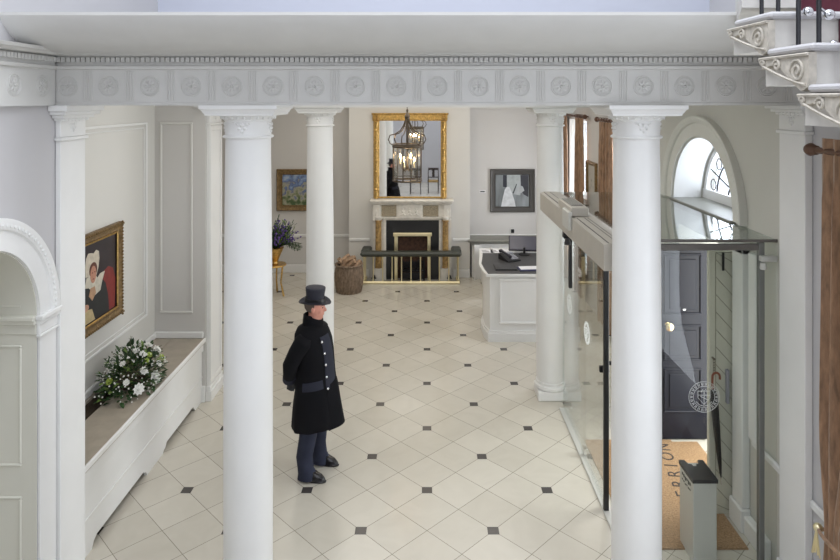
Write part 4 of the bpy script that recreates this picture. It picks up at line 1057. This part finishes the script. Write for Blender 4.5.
tag(MB().box(-.15, .2, -.06, .12, .012, .016, M=M).build('paper_sheet', PAPER, None, origin=(1.6, 9.93, ZT+.012)), 'white sheet of paper lying on the navy folder', 'paper')

bc = thing('back_counter', 'white counter with thick grey moulded top against the back wall', 'counter', (1.6, 13.35, 0))
mb = MB(); mb.box(.93, 2.6, 13.22, 13.56, 0, .70, .004); mb.box(1.10, 1.35, 11.9, 13.22, 0, .62, .004); mb.build('counter_body', WHITE, bc)
mb = MB(); mb.box(.84, 2.65, 13.08, 13.195, .755, .80, .012); mb.box(.895, 2.65, 13.19, 13.565, .755, .80); mb.box(.895, 2.62, 13.12, 13.565, .71, .755, .014); mb.build('counter_top', STONEG, bc)
mb = MB(); mb.box(.965, .985, 13.0, 13.22, 0, .70); mb.box(.985, 1.1, 13.1, 13.22, 0, .70); rect_mould(mb, 'y', 13.22, 1.4, 2.5, .12, .62, .03, -.015); mb.build('counter_panel', WHITE, bc)

for (nm, px, py, lb, cat) in (('light_switch', 482.5, 191.5, 'small dark slot switch on the back wall left of the grey framed painting', 'switch'), ('wall_socket', 512, 231, 'small dark socket on the back wall above the back counter', 'socket')):
    x, z = P(px, py, 13.6)
    t = thing(nm, lb, cat, (x, 13.6, z))
    if nm == 'light_switch':
        MB().box(x-.065, x+.065, 13.592, 13.6, z-.03, z+.03, .003).build('plate', TRIM, t); MB().box(x-.05, x+.05, 13.588, 13.592, z-.012, z+.012, .002).build('slot', BLACK, t)
    else:
        MB().box(x-.05, x+.05, 13.592, 13.6, z-.05, z+.05, .003).build('plate', STEEL, t); MB().box(x-.022, x+.045, 13.575, 13.592, z-.04, z+.04, .01).build('plug', BLACK, t)

# ================================================================ CURTAINS
def curtain(nm, lb, x, y0, y1, z0, z1, folds, grp, m=CURT, amp=.035, pinch=None, head=True):
    t = thing(nm, lb, 'curtain', (x, (y0+y1)/2, z0), grp)
    n = folds*10; rows = 26; front = []
    rs = []
    for r in range(rows+1):
        z = z0+(z1-z0)*r/rows; a, b = y0, y1; xo = 0
        if pinch:
            zp, yc, w = pinch; k = math.exp(-((z-zp)/.45)**2); a = y0*(1-k)+(yc-w)*k; b = y1*(1-k)+(yc+w)*k
        ring = []
        for side in (0, 1):
            rng = range(n+1) if side == 0 else range(n, -1, -1)
            for i in rng:
                u = i/n; ph_ = 2*PI*folds*u
                am = amp*(1-(.75*k if pinch else 0))*(.75+.25*math.sin(7*u+2.3*r/rows*2))*(1 if r < rows-2 else .55)
                ring.append(Vector((x+am*math.sin(ph_+.5*math.sin(3*r/rows+u*5))-(.006 if side else 0), a+(b-a)*u+.006*math.sin(ph_*2+1)*(1-(k if pinch else 0)), z)))
        rs.append(ring)
    MB().loft(rs).build('drape', m, t, sharp=70)
    if head:
        mb = MB()
        for i in range(folds):
            y = y0+(y1-y0)*(i+.5)/folds; mb.tube([(x+.03*math.cos(2*PI*k/10), y, z1+.035+.03*math.sin(2*PI*k/10)) for k in range(10)], .005, 5, closed=True)
        mb.build('curtain_rings', WOODR, t)
    return t
def rod(lb, x, y0, y1, z):
    t = thing('curtain_rod', lb, 'curtain rod', (x, (y0+y1)/2, z), 'wooden curtain rods')
    MB().tube([(x, y0, z), (x, y1, z)], .022, 10).build('pole', WOODR, t)
    for y, s in ((y0, -1), (y1, 1)):
        MB().lathe([(.022, 0), (.032, .012), (.02, .025), (.038, .05), (.045, .075), (.035, .105), (.001, .12)], seg=16, M=Matrix.Translation((x, y, z)) @ Matrix.Rotation(-s*PI/2, 4, 'X')).build('finial', WOODR, t)
    mb = MB()
    for y in (y0+.06, y1-.06): mb.tube([(x, y, z), (x+(2.9-x if x > 2.68 else 2.75-x), y, z)], .012, 6)
    mb.build('bracket', WOODR, t)
HX = 2.80
rod('far curtain rod at the back corner of the hall, right wall', HX, 11.38, 13.2, 3.38)
curtain('window_curtain', 'brown curtain nearest the back corner of the hall', HX, 12.75, 13.2, .1, 3.35, 4, 'brown hall curtains')
curtain('window_curtain', 'brown curtain left of the small picture on the right wall', HX, 11.42, 12.02, .1, 3.35, 5, 'brown hall curtains')
rod('curtain rod right of the small picture, right hall wall', HX, 8.6, 10.42, 3.36)
curtain('window_curtain', 'brown curtain just right of the small picture on the right wall', HX, 9.62, 10.36, .1, 3.33, 5, 'brown hall curtains')
curtain('window_curtain', 'brown curtain of the second hall window, behind the glass lobby', HX, 8.66, 9.0, .1, 3.33, 4, 'brown hall curtains')
for (lb, ya_, yb_) in (('sheer white curtain between the two far brown curtains', 12.0, 12.78), ('sheer white curtain at the hall window behind the lobby', 8.95, 9.66)):
    curtain('sheer_curtain', lb, 2.865, ya_, yb_, .1, 3.3, 7, 'white sheers', m=SHEER, amp=.012, head=False)
rod('thick wooden curtain rod on the near right wall', 2.60, 1.7, 4.24, 3.345)
ct = curtain('window_curtain', 'long brown tied back curtain at the right edge, near wall', 2.60, 3.45, 4.19, .02, 3.43, 6, None, amp=.045, pinch=(.86, 4.02, .13), head=False)
tb = thing('curtain_tieback', 'pale brass tieback holding the near brown curtain', 'tieback', (2.6, 4.05, .86))
MB().tube([(2.60+.075*math.cos(2*PI*i/20), 4.02+.17*math.sin(2*PI*i/20), .86-.03*math.cos(2*PI*i/20)) for i in range(20)], .012, 8, closed=True).build('band', CURT, tb)
mb = MB(); mb.sph((2.56, 4.17, .88), (.03, .03, .03), 10, 8)
for k in range(5): mb.tube([(2.55, 4.17, .87), (2.545+.01*math.cos(k), 4.17+.014*(k-2), .72-.01*abs(k-2))], .006, 5)
mb.build('tassel', BRASSP, tb)
curtain('window_curtain', 'second near brown curtain, nearest the rear wall', 2.60, 1.72, 2.3, .02, 3.40, 5, None, amp=.045)

# ================================================================ THINGS SEEN IN THE MIRROR
def chair(lb, loc, rz):
    t = thing('side_chair', lb, 'chair', (0, 0, 0), 'dark wooden chairs under the stair')
    MB().box(-.23, .23, -.22, .22, .43, .49, .02).build('seat', OCHRE, t)
    for sx in (-1, 1):
        MB().tube([(sx*.2, .2, .44), (sx*.19, .2, 0)], [.022, .014], 8).build('leg', CHAIRW, t)
        MB().tube([(sx*.2, -.2, .44), (sx*.2, -.26, 0)], [.022, .016], 8).build('leg', CHAIRW, t)
        MB().tube([(sx*.2, -.2, .44), (sx*.2, -.23, .75), (sx*.19, -.29, 1.02)], [.022, .018, .014], 8).build('back_post', CHAIRW, t)
    mb = MB(); mb.box(-.2, .2, -.31, -.27, .93, 1.02, .01); mb.box(-.2, .2, -.24, -.22, .62, .66, .006); mb.box(-.05, .05, -.27, -.25, .64, .95, .006); mb.build('back_splat', CHAIRW, t)
    t.location = loc; t.rotation_euler = (0, 0, rz); return t
chair('dark side chair seen in the mirror at the right of the lantern', (.25, 1.0, 0), PI)
chair('dark side chair seen in the mirror behind the lantern', (-.45, 1.2, 0), PI)
# ================================================================ PERSON
def remesh(objmb, voxel, it=2):
    me = bpy.data.meshes.new('tmp'); me.from_pydata([tuple(v) for v in objmb.v], [], objmb.f); me.update()
    import bmesh
    bm = bmesh.new(); bm.from_mesh(me); bmesh.ops.recalc_face_normals(bm, faces=bm.faces); bm.to_mesh(me); bm.free()
    ob = bpy.data.objects.new('tmp', me); COL.objects.link(ob)
    r = ob.modifiers.new('r', 'REMESH'); r.mode = 'VOXEL'; r.voxel_size = voxel
    s = ob.modifiers.new('s', 'SMOOTH'); s.iterations = it; s.factor = .5
    dg = bpy.context.evaluated_depsgraph_get(); dg.update()
    m2 = bpy.data.meshes.new_from_object(ob.evaluated_get(dg)); bpy.data.objects.remove(ob); bpy.data.meshes.remove(me)
    mb = MB(); mb.add([v.co.copy() for v in m2.vertices], [tuple(p.vertices) for p in m2.polygons]); bpy.data.meshes.remove(m2)
    return mb
pn = thing('person', 'person in black top hat and long black coat standing with hands behind the back', 'person', (0, 0, 0))
def oval(cx, cy, z, af, ab, b, n=32, tilt=0):
    out = []
    for i in range(n):
        t = 2*PI*i/n; c = math.cos(t); a = af if c > 0 else ab
        out.append(Vector((cx+a*c, cy+b*math.sin(t), z+tilt*a*c)))
    return out
# head turned slightly away from the torso's facing
HR = Matrix.Translation((.012, 0, 1.642)) @ Matrix.Scale(1.03, 4) @ Matrix.Rotation(math.radians(16), 4, 'Z') @ Matrix.Rotation(math.radians(6), 4, 'Y')
b = MB()
# head (local: chin at -.105, eyes at 0, crown at +.12)
hd = [(-.112, .030, .028, .010, .022), (-.100, .035, .048, .03, .040), (-.075, .022, .068, .055, .056), (-.045, .008, .082, .078, .066), (-.015, .002, .086, .090, .072), (.02, 0, .088, .096, .075), (.05, 0, .086, .096, .075), (.08, -.004, .076, .086, .068), (.105, -.008, .054, .062, .050), (.118, -.01, .02, .025, .02)]
b.loft([[HR @ p for p in oval(cx, 0, z, af, ab, bb, 24)] for z, cx, af, ab, bb in hd])
# nose, brow, lips, chin, ears
nose = [(.018, .082, .008, .008), (.0, .092, .010, .010), (-.02, .104, .013, .013), (-.034, .103, .014, .016), (-.042, .090, .010, .012)]
b.loft([[HR @ Vector((x+a*math.cos(t), w*math.sin(t), z)) for t in [2*PI*i/10 for i in range(10)]] for z, x, a, w in nose])
b.sph(HR @ Vector((.078, 0, .026)), (.016, .046, .010), 10, 6)
b.sph(HR @ Vector((.086, 0, -.060)), (.011, .024, .006), 10, 6); b.sph(HR @ Vector((.084, 0, -.071)), (.011, .021, .007), 10, 6)
b.sph(HR @ Vector((.072, 0, -.096)), (.019, .026, .016), 10, 6)
for s in (-1, 1):
    b.sph(HR @ Vector((-.008, s*.078, -.012)), (.018, .010, .032), 10, 8); b.sph(HR @ Vector((-.002, s*.082, -.035)), (.010, .008, .013), 8, 6)
    b.sph(HR @ Vector((.055, s*.045, -.035)), (.022, .020, .022), 8, 6)
# neck + torso + legs
b.loft([oval(.01, 0, 1.40, .075, .085, .095, 20), oval(.02, 0, 1.46, .065, .065, .066, 20), oval(.012, 0, 1.54, .062, .062, .062, 20), oval(.012, 0, 1.62, .06, .06, .06, 20)])
b.loft([oval(-.0, 0, .84, .12, .12, .17, 24), oval(0, 0, .95, .13, .13, .175, 24), oval(0, 0, 1.08, .15, .11, .165, 24), oval(-.01, 0, 1.22, .14, .12, .18, 24), oval(-.02, 0, 1.34, .12, .12, .19, 24), oval(-.02, 0, 1.42, .08, .09, .15, 24), oval(-.0, 0, 1.46, .05, .05, .07, 24)])
FT = [(-.025, -.13), (-.01, .16)]      # ankle x, y for right (near) and left (far)
for s, (ax, ay) in zip((-1, 1), FT):
    b.tube([(0, s*.09, .92), (0, s*.10, .80), (.01, s*.11, .50), (ax-.01, ay, .28), (ax, ay, .09)], [.10, .095, .06, .056, .032], 14)
    b.loft([[Vector((ax+.07+(.10 if math.cos(t) > 0 else .09)*k*math.cos(t), ay+.04*k*math.sin(t), z)) for t in [2*PI*i/16 for i in range(16)]] for z, k in ((.015, .85), (.03, .8), (.045, .6), (.06, .35))])
# arms folded behind
SH = [(-.02, -.20, 1.385), (-.02, .20, 1.385)]; EL = [(-.13, -.25, 1.14), (-.13, .25, 1.14)]; WR = [(-.205, -.115, .955), (-.205, .06, .95)]
for S_, E_, W_ in zip(SH, EL, WR):
    b.tube([S_, tuple((Vector(S_)+Vector(E_))/2), E_, tuple((Vector(E_)+Vector(W_))/2), W_], [.055, .05, .042, .038, .028], 12)
hands = MB()
for s, W_ in zip((-1, 1), WR):      # palm and five fingers closing round each other, knuckles down and outward
    W = Vector(W_); dirp = Vector((-.10, -s*.55, -.75)).normalized(); side = Vector((-1, 0, .12)).normalized(); nrm = dirp.cross(side).normalized()
    b.loft([[W+dirp*d+side*a*math.cos(t)+nrm*.015*math.sin(t) for t in [2*PI*i/12 for i in range(12)]] for d, a in ((-.02, .026), (.02, .034), (.06, .041), (.085, .038))])
    for f_, (o_, L_) in enumerate(((-.030, .062), (-.010, .074), (.011, .079), (.031, .070))):
        r0_ = W+dirp*.08+side*(-o_); cv = nrm*(.018*s)
        b.tube([r0_-dirp*.02, r0_, r0_+dirp*L_*.5+cv*.5, r0_+dirp*L_*.8+cv*1.5, r0_+dirp*L_*.95+cv*2.4], [.010, .0098, .009, .0085, .007], 8)
    t0_ = W+dirp*.025+side*.030; b.tube([t0_, t0_+side*.025+dirp*.02, t0_+side*.030+dirp*.05, t0_+side*.022+dirp*.072+nrm*.01*s], [.013, .011, .0095, .008], 8)
body = remesh(b, .0065, 2).build('body', SKIN, pn, sharp=180)
# eyes and brows
mb = MB()
for s in (-1, 1): mb.sph(HR @ Vector((.077, s*.030, .004)), (.008, .011, .007), 8, 6)
mb.build('eyes', EYEM, pn)
mb = MB()
for s in (-1, 1): mb.tube([HR @ Vector((.094-.012*k, s*(.014+.013*k), .022+.004*math.sin(k*1.2))) for k in range(4)], .004, 5)
mb.build('eyebrows', HAIR, pn)
# short hair round the back and sides
mb = MB(); rs = []
for z, ex in ((-.045, .002), (-.02, .008), (.02, .010), (.06, .010), (.10, .006)):
    w = {-.045: (.075, .066), -.02: (.088, .073), .02: (.096, .075), .06: (.094, .074), .10: (.066, .054)}[z]
    ring = []
    for side in (0, 1):
        seq = range(17) if side == 0 else range(16, -1, -1)
        for i in seq:
            t = math.radians(88 if z > -.03 else 110)+(2*PI-2*math.radians(88 if z > -.03 else 110))*i/16
            e = ex if side == 0 else -.012
            ring.append(HR @ Vector((-.0+(w[0]+e)*math.cos(t), (w[1]+e)*math.sin(t), z)))
    rs.append(ring)
mb.loft(rs).build('hair', HAIR, pn, sharp=80)
# top hat
HB = HR @ Matrix.Translation((-.004, 0, .042)) @ Matrix.Scale(.95, 4) @ Matrix.Rotation(math.radians(-3), 4, 'Y')
h = MB(); rs = []
def hring(r, z, sx=1.12, curl=0):
    return [HB @ Vector((r*sx*math.cos(2*PI*i/40), r*math.sin(2*PI*i/40), z+curl*abs(math.sin(2*PI*i/40))**1.5-.010*abs(math.cos(2*PI*i/40))**2*(1 if curl else 0))) for i in range(40)]
rs = [hring(.088, .0), hring(.115, -.004, 1.12, .004), hring(.142, .0, 1.12, .022), hring(.146, .008, 1.12, .026), hring(.140, .008, 1.12, .024), hring(.115, .004, 1.12, .006), hring(.094, .010)]
for k in range(9):
    t = k/8; rs.append(hring(.090-.003*math.sin(PI*min(1, t*1.1))+.005*t**2.2, .012+.128*t, 1.06))
rs += [hring(.093, .147, 1.06), hring(.088, .150, 1.06), hring(.03, .151)]
hat = h.loft(rs).build('top_hat', HATM, pn, sharp=50)
MB().loft([hring(.0935, .012), hring(.096, .012), hring(.0945, .045), hring(.091, .045)], cap=False, loop=True).build('hat_band', BLACK, hat)

# coat: body with overlapping front, skirt open at the front
N = 48
def coatring(z, cx, af, ab, bb, tilt=0.0, fold=0.0, dip=0.0):
    out = []
    for i in range(N):
        t = 2*PI*i/N; c, s = math.cos(t), math.sin(t); a = af if c > 0 else ab
        f_ = 1+fold*math.sin(9*t+z*3)
        out.append(Vector((cx+a*c*f_, bb*s*f_, z+dip*(c)+tilt*s)))
    return out
ct = MB()
rs = [coatring(.485, .0, .255, .205, .225, fold=.03, dip=.03), coatring(.50, .0, .26, .21, .23, fold=.03, dip=.03), coatring(.62, .004, .255, .205, .228, fold=.028, dip=.012), coatring(.72, .006, .245, .198, .224, fold=.022), coatring(.86, .008, .228, .18, .218, fold=.012), coatring(.98, .004, .21, .17, .212, fold=.006),
      coatring(1.10, 0, .205, .165, .208), coatring(1.22, -.005, .198, .17, .218), coatring(1.32, -.01, .182, .17, .226), coatring(1.39, -.015, .155, .16, .222), coatring(1.44, -.015, .12, .14, .18), coatring(1.465, -.005, .085, .10, .11), coatring(1.485, .005, .078, .085, .085)]
inner = [coatring(1.485, .005, .070, .077, .077), coatring(1.40, 0, .07, .08, .10), coatring(.9, 0, .15, .14, .17), coatring(.53, .0, .245, .195, .215, fold=.03, dip=.03), coatring(.487, .0, .248, .20, .22, fold=.03, dip=.03)]
ct.loft(rs+inner, cap=False, loop=True)
coat = ct.build('coat', COATM, pn, sharp=60)
# collar, turned up at the back
mb = MB(); rs = []
for (z0, r0_, k) in ((1.455, .100, 0), (1.51, .096, 1), (1.565, .090, 2), (1.57, .082, 3), (1.52, .080, 4), (1.45, .085, 5)):
    rs.append([Vector((-.012+(r0_+(.015 if math.cos(2*PI*i/32) > 0 else 0))*math.cos(2*PI*i/32), (r0_)*math.sin(2*PI*i/32), z0-(.05 if math.cos(2*PI*i/32) > .3 else .0)*(math.cos(2*PI*i/32)))) for i in range(32)])
mb.loft(rs, cap=False, loop=True).build('collar', COATM, coat, sharp=60)
# sleeves
for side, (S_, E_, W_) in enumerate(zip(SH, EL, WR)):
    S2, E2, W2 = Vector(S_), Vector(E_), Vector(W_)
    mb = MB(); mb.tube([S2+Vector((.02, 0, .02)), S2+Vector((-.0, 0, -.03)), S2.lerp(E2, .5), E2, E2.lerp(W2, .5), W2+(W2-E2)*.06], [.066, .088, .080, .074, .066, .060], 18)
    sl = mb.build('sleeve', COATM, coat, sharp=70)
    W3 = W2+(W2-E2)*.06; dr = (W2-E2).normalized()
    MB().tube([W3-dr*.075, W3-dr*.07, W3, W3+dr*.004], [.060, .066, .067, .058], 18).build('cuff', COATB, sl)
# gloves over the hands: same hand with a little more volume
gl = MB()
for s, W_ in zip((-1, 1), WR):
    W = Vector(W_); dirp = Vector((-.10, -s*.55, -.75)).normalized(); side = Vector((-1, 0, .12)).normalized(); nrm = dirp.cross(side).normalized()
    gl.loft([[W+dirp*d+side*(a+.003)*math.cos(t)+nrm*.019*math.sin(t) for t in [2*PI*i/12 for i in range(12)]] for d, a in ((-.02, .028), (.02, .036), (.06, .043), (.085, .040))])
    for f_, (o_, L_) in enumerate(((-.030, .062), (-.010, .074), (.011, .079), (.031, .070))):
        r0_ = W+dirp*.08+side*(-o_); cv = nrm*(.018*s)
        gl.tube([r0_-dirp*.02, r0_, r0_+dirp*L_*.5+cv*.5, r0_+dirp*L_*.8+cv*1.5, r0_+dirp*(L_*.95+.004)+cv*2.4], [.0115, .0115, .0108, .0102, .009], 8)
    t0_ = W+dirp*.025+side*.030; gl.tube([t0_, t0_+side*.025+dirp*.02, t0_+side*.030+dirp*.05, t0_+side*.022+dirp*.076+nrm*.01*s], [.0145, .013, .0115, .010], 8)
remesh(gl, .005, 1).build('gloves', mat('grey_glove', (.03, .032, .036), .7), pn, sharp=180)
# navy facing strip down the front with silver buttons, pocket flaps, back vent fold
def surf(z, ang, off=0.0):
    # point on coat at height z and angle ang (0 = front, negative = right/near side)
    tab = [(.43, .0, .262, .235), (.50, .0, .26, .23), (.62, .004, .255, .228), (.72, .006, .245, .224), (.86, .008, .228, .218), (.98, .004, .21, .212), (1.10, 0, .205, .208), (1.22, -.005, .198, .218), (1.32, -.01, .182, .226), (1.39, -.015, .155, .222), (1.44, -.015, .12, .18)]
    for a, b_2 in zip(tab, tab[1:]):
        if a[0] <= z <= b_2[0]:
            f_ = (z-a[0])/(b_2[0]-a[0]); cx, af, bb = [a[j]*(1-f_)+b_2[j]*f_ for j in (1, 2, 3)]; break
    return Vector((cx+(af+off)*math.cos(ang), (bb+off)*math.sin(ang), z))
rs = []
for z in (.90, .96, 1.02, 1.10, 1.18, 1.26, 1.34, 1.385):
    a0 = math.radians(-36+6*(z-.9)); a1 = math.radians(2)
    ring = [surf(z, a0+(a1-a0)*i/8, .006) for i in range(9)]+[surf(z, a1-(a1-a0)*i/8, -.003) for i in range(9)]
    rs.append(ring)
MB().loft(rs).build('front_facing', COATB, coat, sharp=60)
rs = []
for z in (1.02, 1.12, 1.22, 1.32, 1.39):
    a0, a1 = math.radians(-42), math.radians(-33)
# pocket flaps
for s in (-1, 1):
    rs = []
    for z, off in ((.885, .010), (.90, .013), (.955, .012), (.965, .006)):
        a0, a1 = math.radians(-95)*(-s) if s > 0 else math.radians(-95), 0
        an = [s*math.radians(44+52*i/8) for i in range(9)]
        rs.append([surf(z+(.025*(1-i/8)), an[i], off) for i in range(9)]+[surf(z+(.025*(i/8)), an[8-i], -.004) for i in range(9)])
    MB().loft(rs).build('pocket_flap', COATB, coat, sharp=60)
for z in (1.345, 1.235, 1.125, 1.01, .90):
    for ang in (-33,):
        p = surf(z, math.radians(ang), .010); MB().sph(p, (.0125, .0125, .0125), 10, 6).build('button', SILVER, coat)
# open front skirt edge
mb = MB(); rs = []
for z, off in ((.50, .085), (.58, .06), (.70, .032), (.86, .012), (.92, .004)):
    an = [math.radians(-34+44*i/8) for i in range(9)]
    zz = max(z, .44)
    rs.append([surf(zz, an[i], .004+off*max(0, math.sin(PI*i/9))**.6*(i/8))+Vector((0, 0, z-zz+.04*i/8)) for i in range(9)]+[surf(zz, an[8-i], -.004+off*max(0, math.sin(PI*(8-i)/9))**.6*((8-i)/8))+Vector((0, 0, z-zz+.04*(8-i)/8)) for i in range(9)])
mb.loft(rs).build('skirt_lapel', COATM, coat, sharp=60)
# trousers
for s, (ax, ay) in zip((-1, 1), FT):
    mb = MB(); rs = []
    path = [(.86, .0, s*.10, .105), (.60, .005, s*.105, .098), (.40, ax*.5, (s*.105+ay)/2, .09), (.22, ax-.012, ay, .084), (.12, ax, ay, .082), (.07, ax+.016, ay, .094), (.022, ax+.012, ay, .098)]
    for z, x, y, r in path:
        rs.append([Vector((x+r*.96*math.cos(t)*(1+.04*math.sin(5*t+z*14)), y+r*.86*math.sin(t)*(1+.04*math.sin(5*t+z*14)), z)) for t in [2*PI*i/28 for i in range(28)]])
    mb.loft(rs).build('trouser_leg', TROUS, pn, sharp=80)
    sh = MB(); prof = [(.0, 1, 1), (.012, 1.02, 1.02), (.016, .98, .98), (.045, .93, .92), (.075, .80, .80), (.10, .5, .55)]
    rs = []
    for z, kx, ky in prof:
        ring = []
        for i in range(24):
            t = 2*PI*i/24; c, q = math.cos(t), math.sin(t)
            L_ = .165 if c > 0 else .085; w = .048*(1+.15*c if c > 0 else 1-.08)
            zz = z if c < .3 else z*(1-.35*(c-.3))
            ring.append(Vector((ax+.045+L_*kx*c, ay+w*ky*q, zz+.002)))
        rs.append(ring)
    so = sh.loft(rs).build('shoe', SHOE, pn, sharp=50)
pn.location = (-1.12, 6.30, 0); pn.rotation_euler = (0, 0, math.radians(-14))

# ================================================================ LIGHT, SKY, CAMERA
def area(name, loc, rot, sx, sy, power, col, spread=180):
    l = bpy.data.lights.new(name, 'AREA'); l.shape = 'RECTANGLE'; l.size = sx; l.size_y = sy; l.energy = power; l.color = col; l.spread = math.radians(spread)
    o = bpy.data.objects.new(name, l); COL.objects.link(o); o.location = loc; o.rotation_euler = rot; return o
COOL = (.86, .92, 1.0); WARM = (1.0, .93, .83); NEUT = (1, .98, .95)
area('skylight', (.1, 2.2, 7.5), (0, 0, 0), 3.8, 3.8, 165, (.88, .92, 1.0))
area('stair_window_light', (2.72, 2.9, 2.0), (0, PI/2, 0), 2.4, 1.6, 45, COOL)
area('rear_fill_light', (.1, -2.18, 5.55), (PI/2, 0, 0), 2.7, 2.4, 70, (.88, .92, 1.0))  # added fill from behind the camera to even out frieze and columns
area('hall_window_light', (2.86, 9.2, 1.9), (0, PI/2, 0), 2.6, 1.2, 85, COOL)
area('hall_window_light', (2.86, 12.2, 1.9), (0, PI/2, 0), 2.6, 1.2, 85, COOL)
area('fanlight_daylight', (3.14, LY, LZ+.35), (0, PI/2, 0), .6, 1.2, 14, COOL)
area('door_daylight', (3.25, 6.3, 1.2), (0, PI/2, 0), 2.0, 1.2, 45, (1, .98, .95))
area('hall_ceiling_light', (-.6, 11.0, 4.03), (0, 0, 0), 4.5, 3.2, 66, WARM)
area('hall_ceiling_light', (-.6, 6.4, 4.03), (0, 0, 0), 4.0, 2.0, 32, NEUT)
p = bpy.data.lights.new('lantern_glow', 'POINT'); p.energy = 9; p.color = (1, .8, .55); p.shadow_soft_size = .03
po = bpy.data.objects.new('lantern_glow', p); COL.objects.link(po); po.location = LC+Vector((0, 0, .36))
w = bpy.data.worlds.new('world'); SC.world = w; w.use_nodes = True
w.node_tree.nodes['Background'].inputs[0].default_value = (.90, .95, 1, 1); w.node_tree.nodes['Background'].inputs[1].default_value = 1.8
cam = bpy.data.cameras.new('camera'); co = bpy.data.objects.new('camera', cam); COL.objects.link(co); SC.camera = co
co.location = (0, 0, EYE); co.rotation_euler = (PI/2, 0, 0)
cam.sensor_fit = 'HORIZONTAL'; cam.sensor_width = 36; cam.lens = F/840*36; cam.clip_start = .05
cam.shift_x = -7/840; cam.shift_y = -180/840
SC.view_settings.view_transform = 'Standard'; SC.view_settings.look = 'None'; SC.view_settings.gamma = 1; SC.view_settings.exposure = 0.15
SC.view_settings.use_curve_mapping = False
SC.cycles.use_denoising = True; SC.cycles.max_bounces = 10; SC.cycles.diffuse_bounces = 5; SC.cycles.glossy_bounces = 5; SC.cycles.transparent_max_bounces = 24; SC.cycles.sample_clamp_indirect = 6
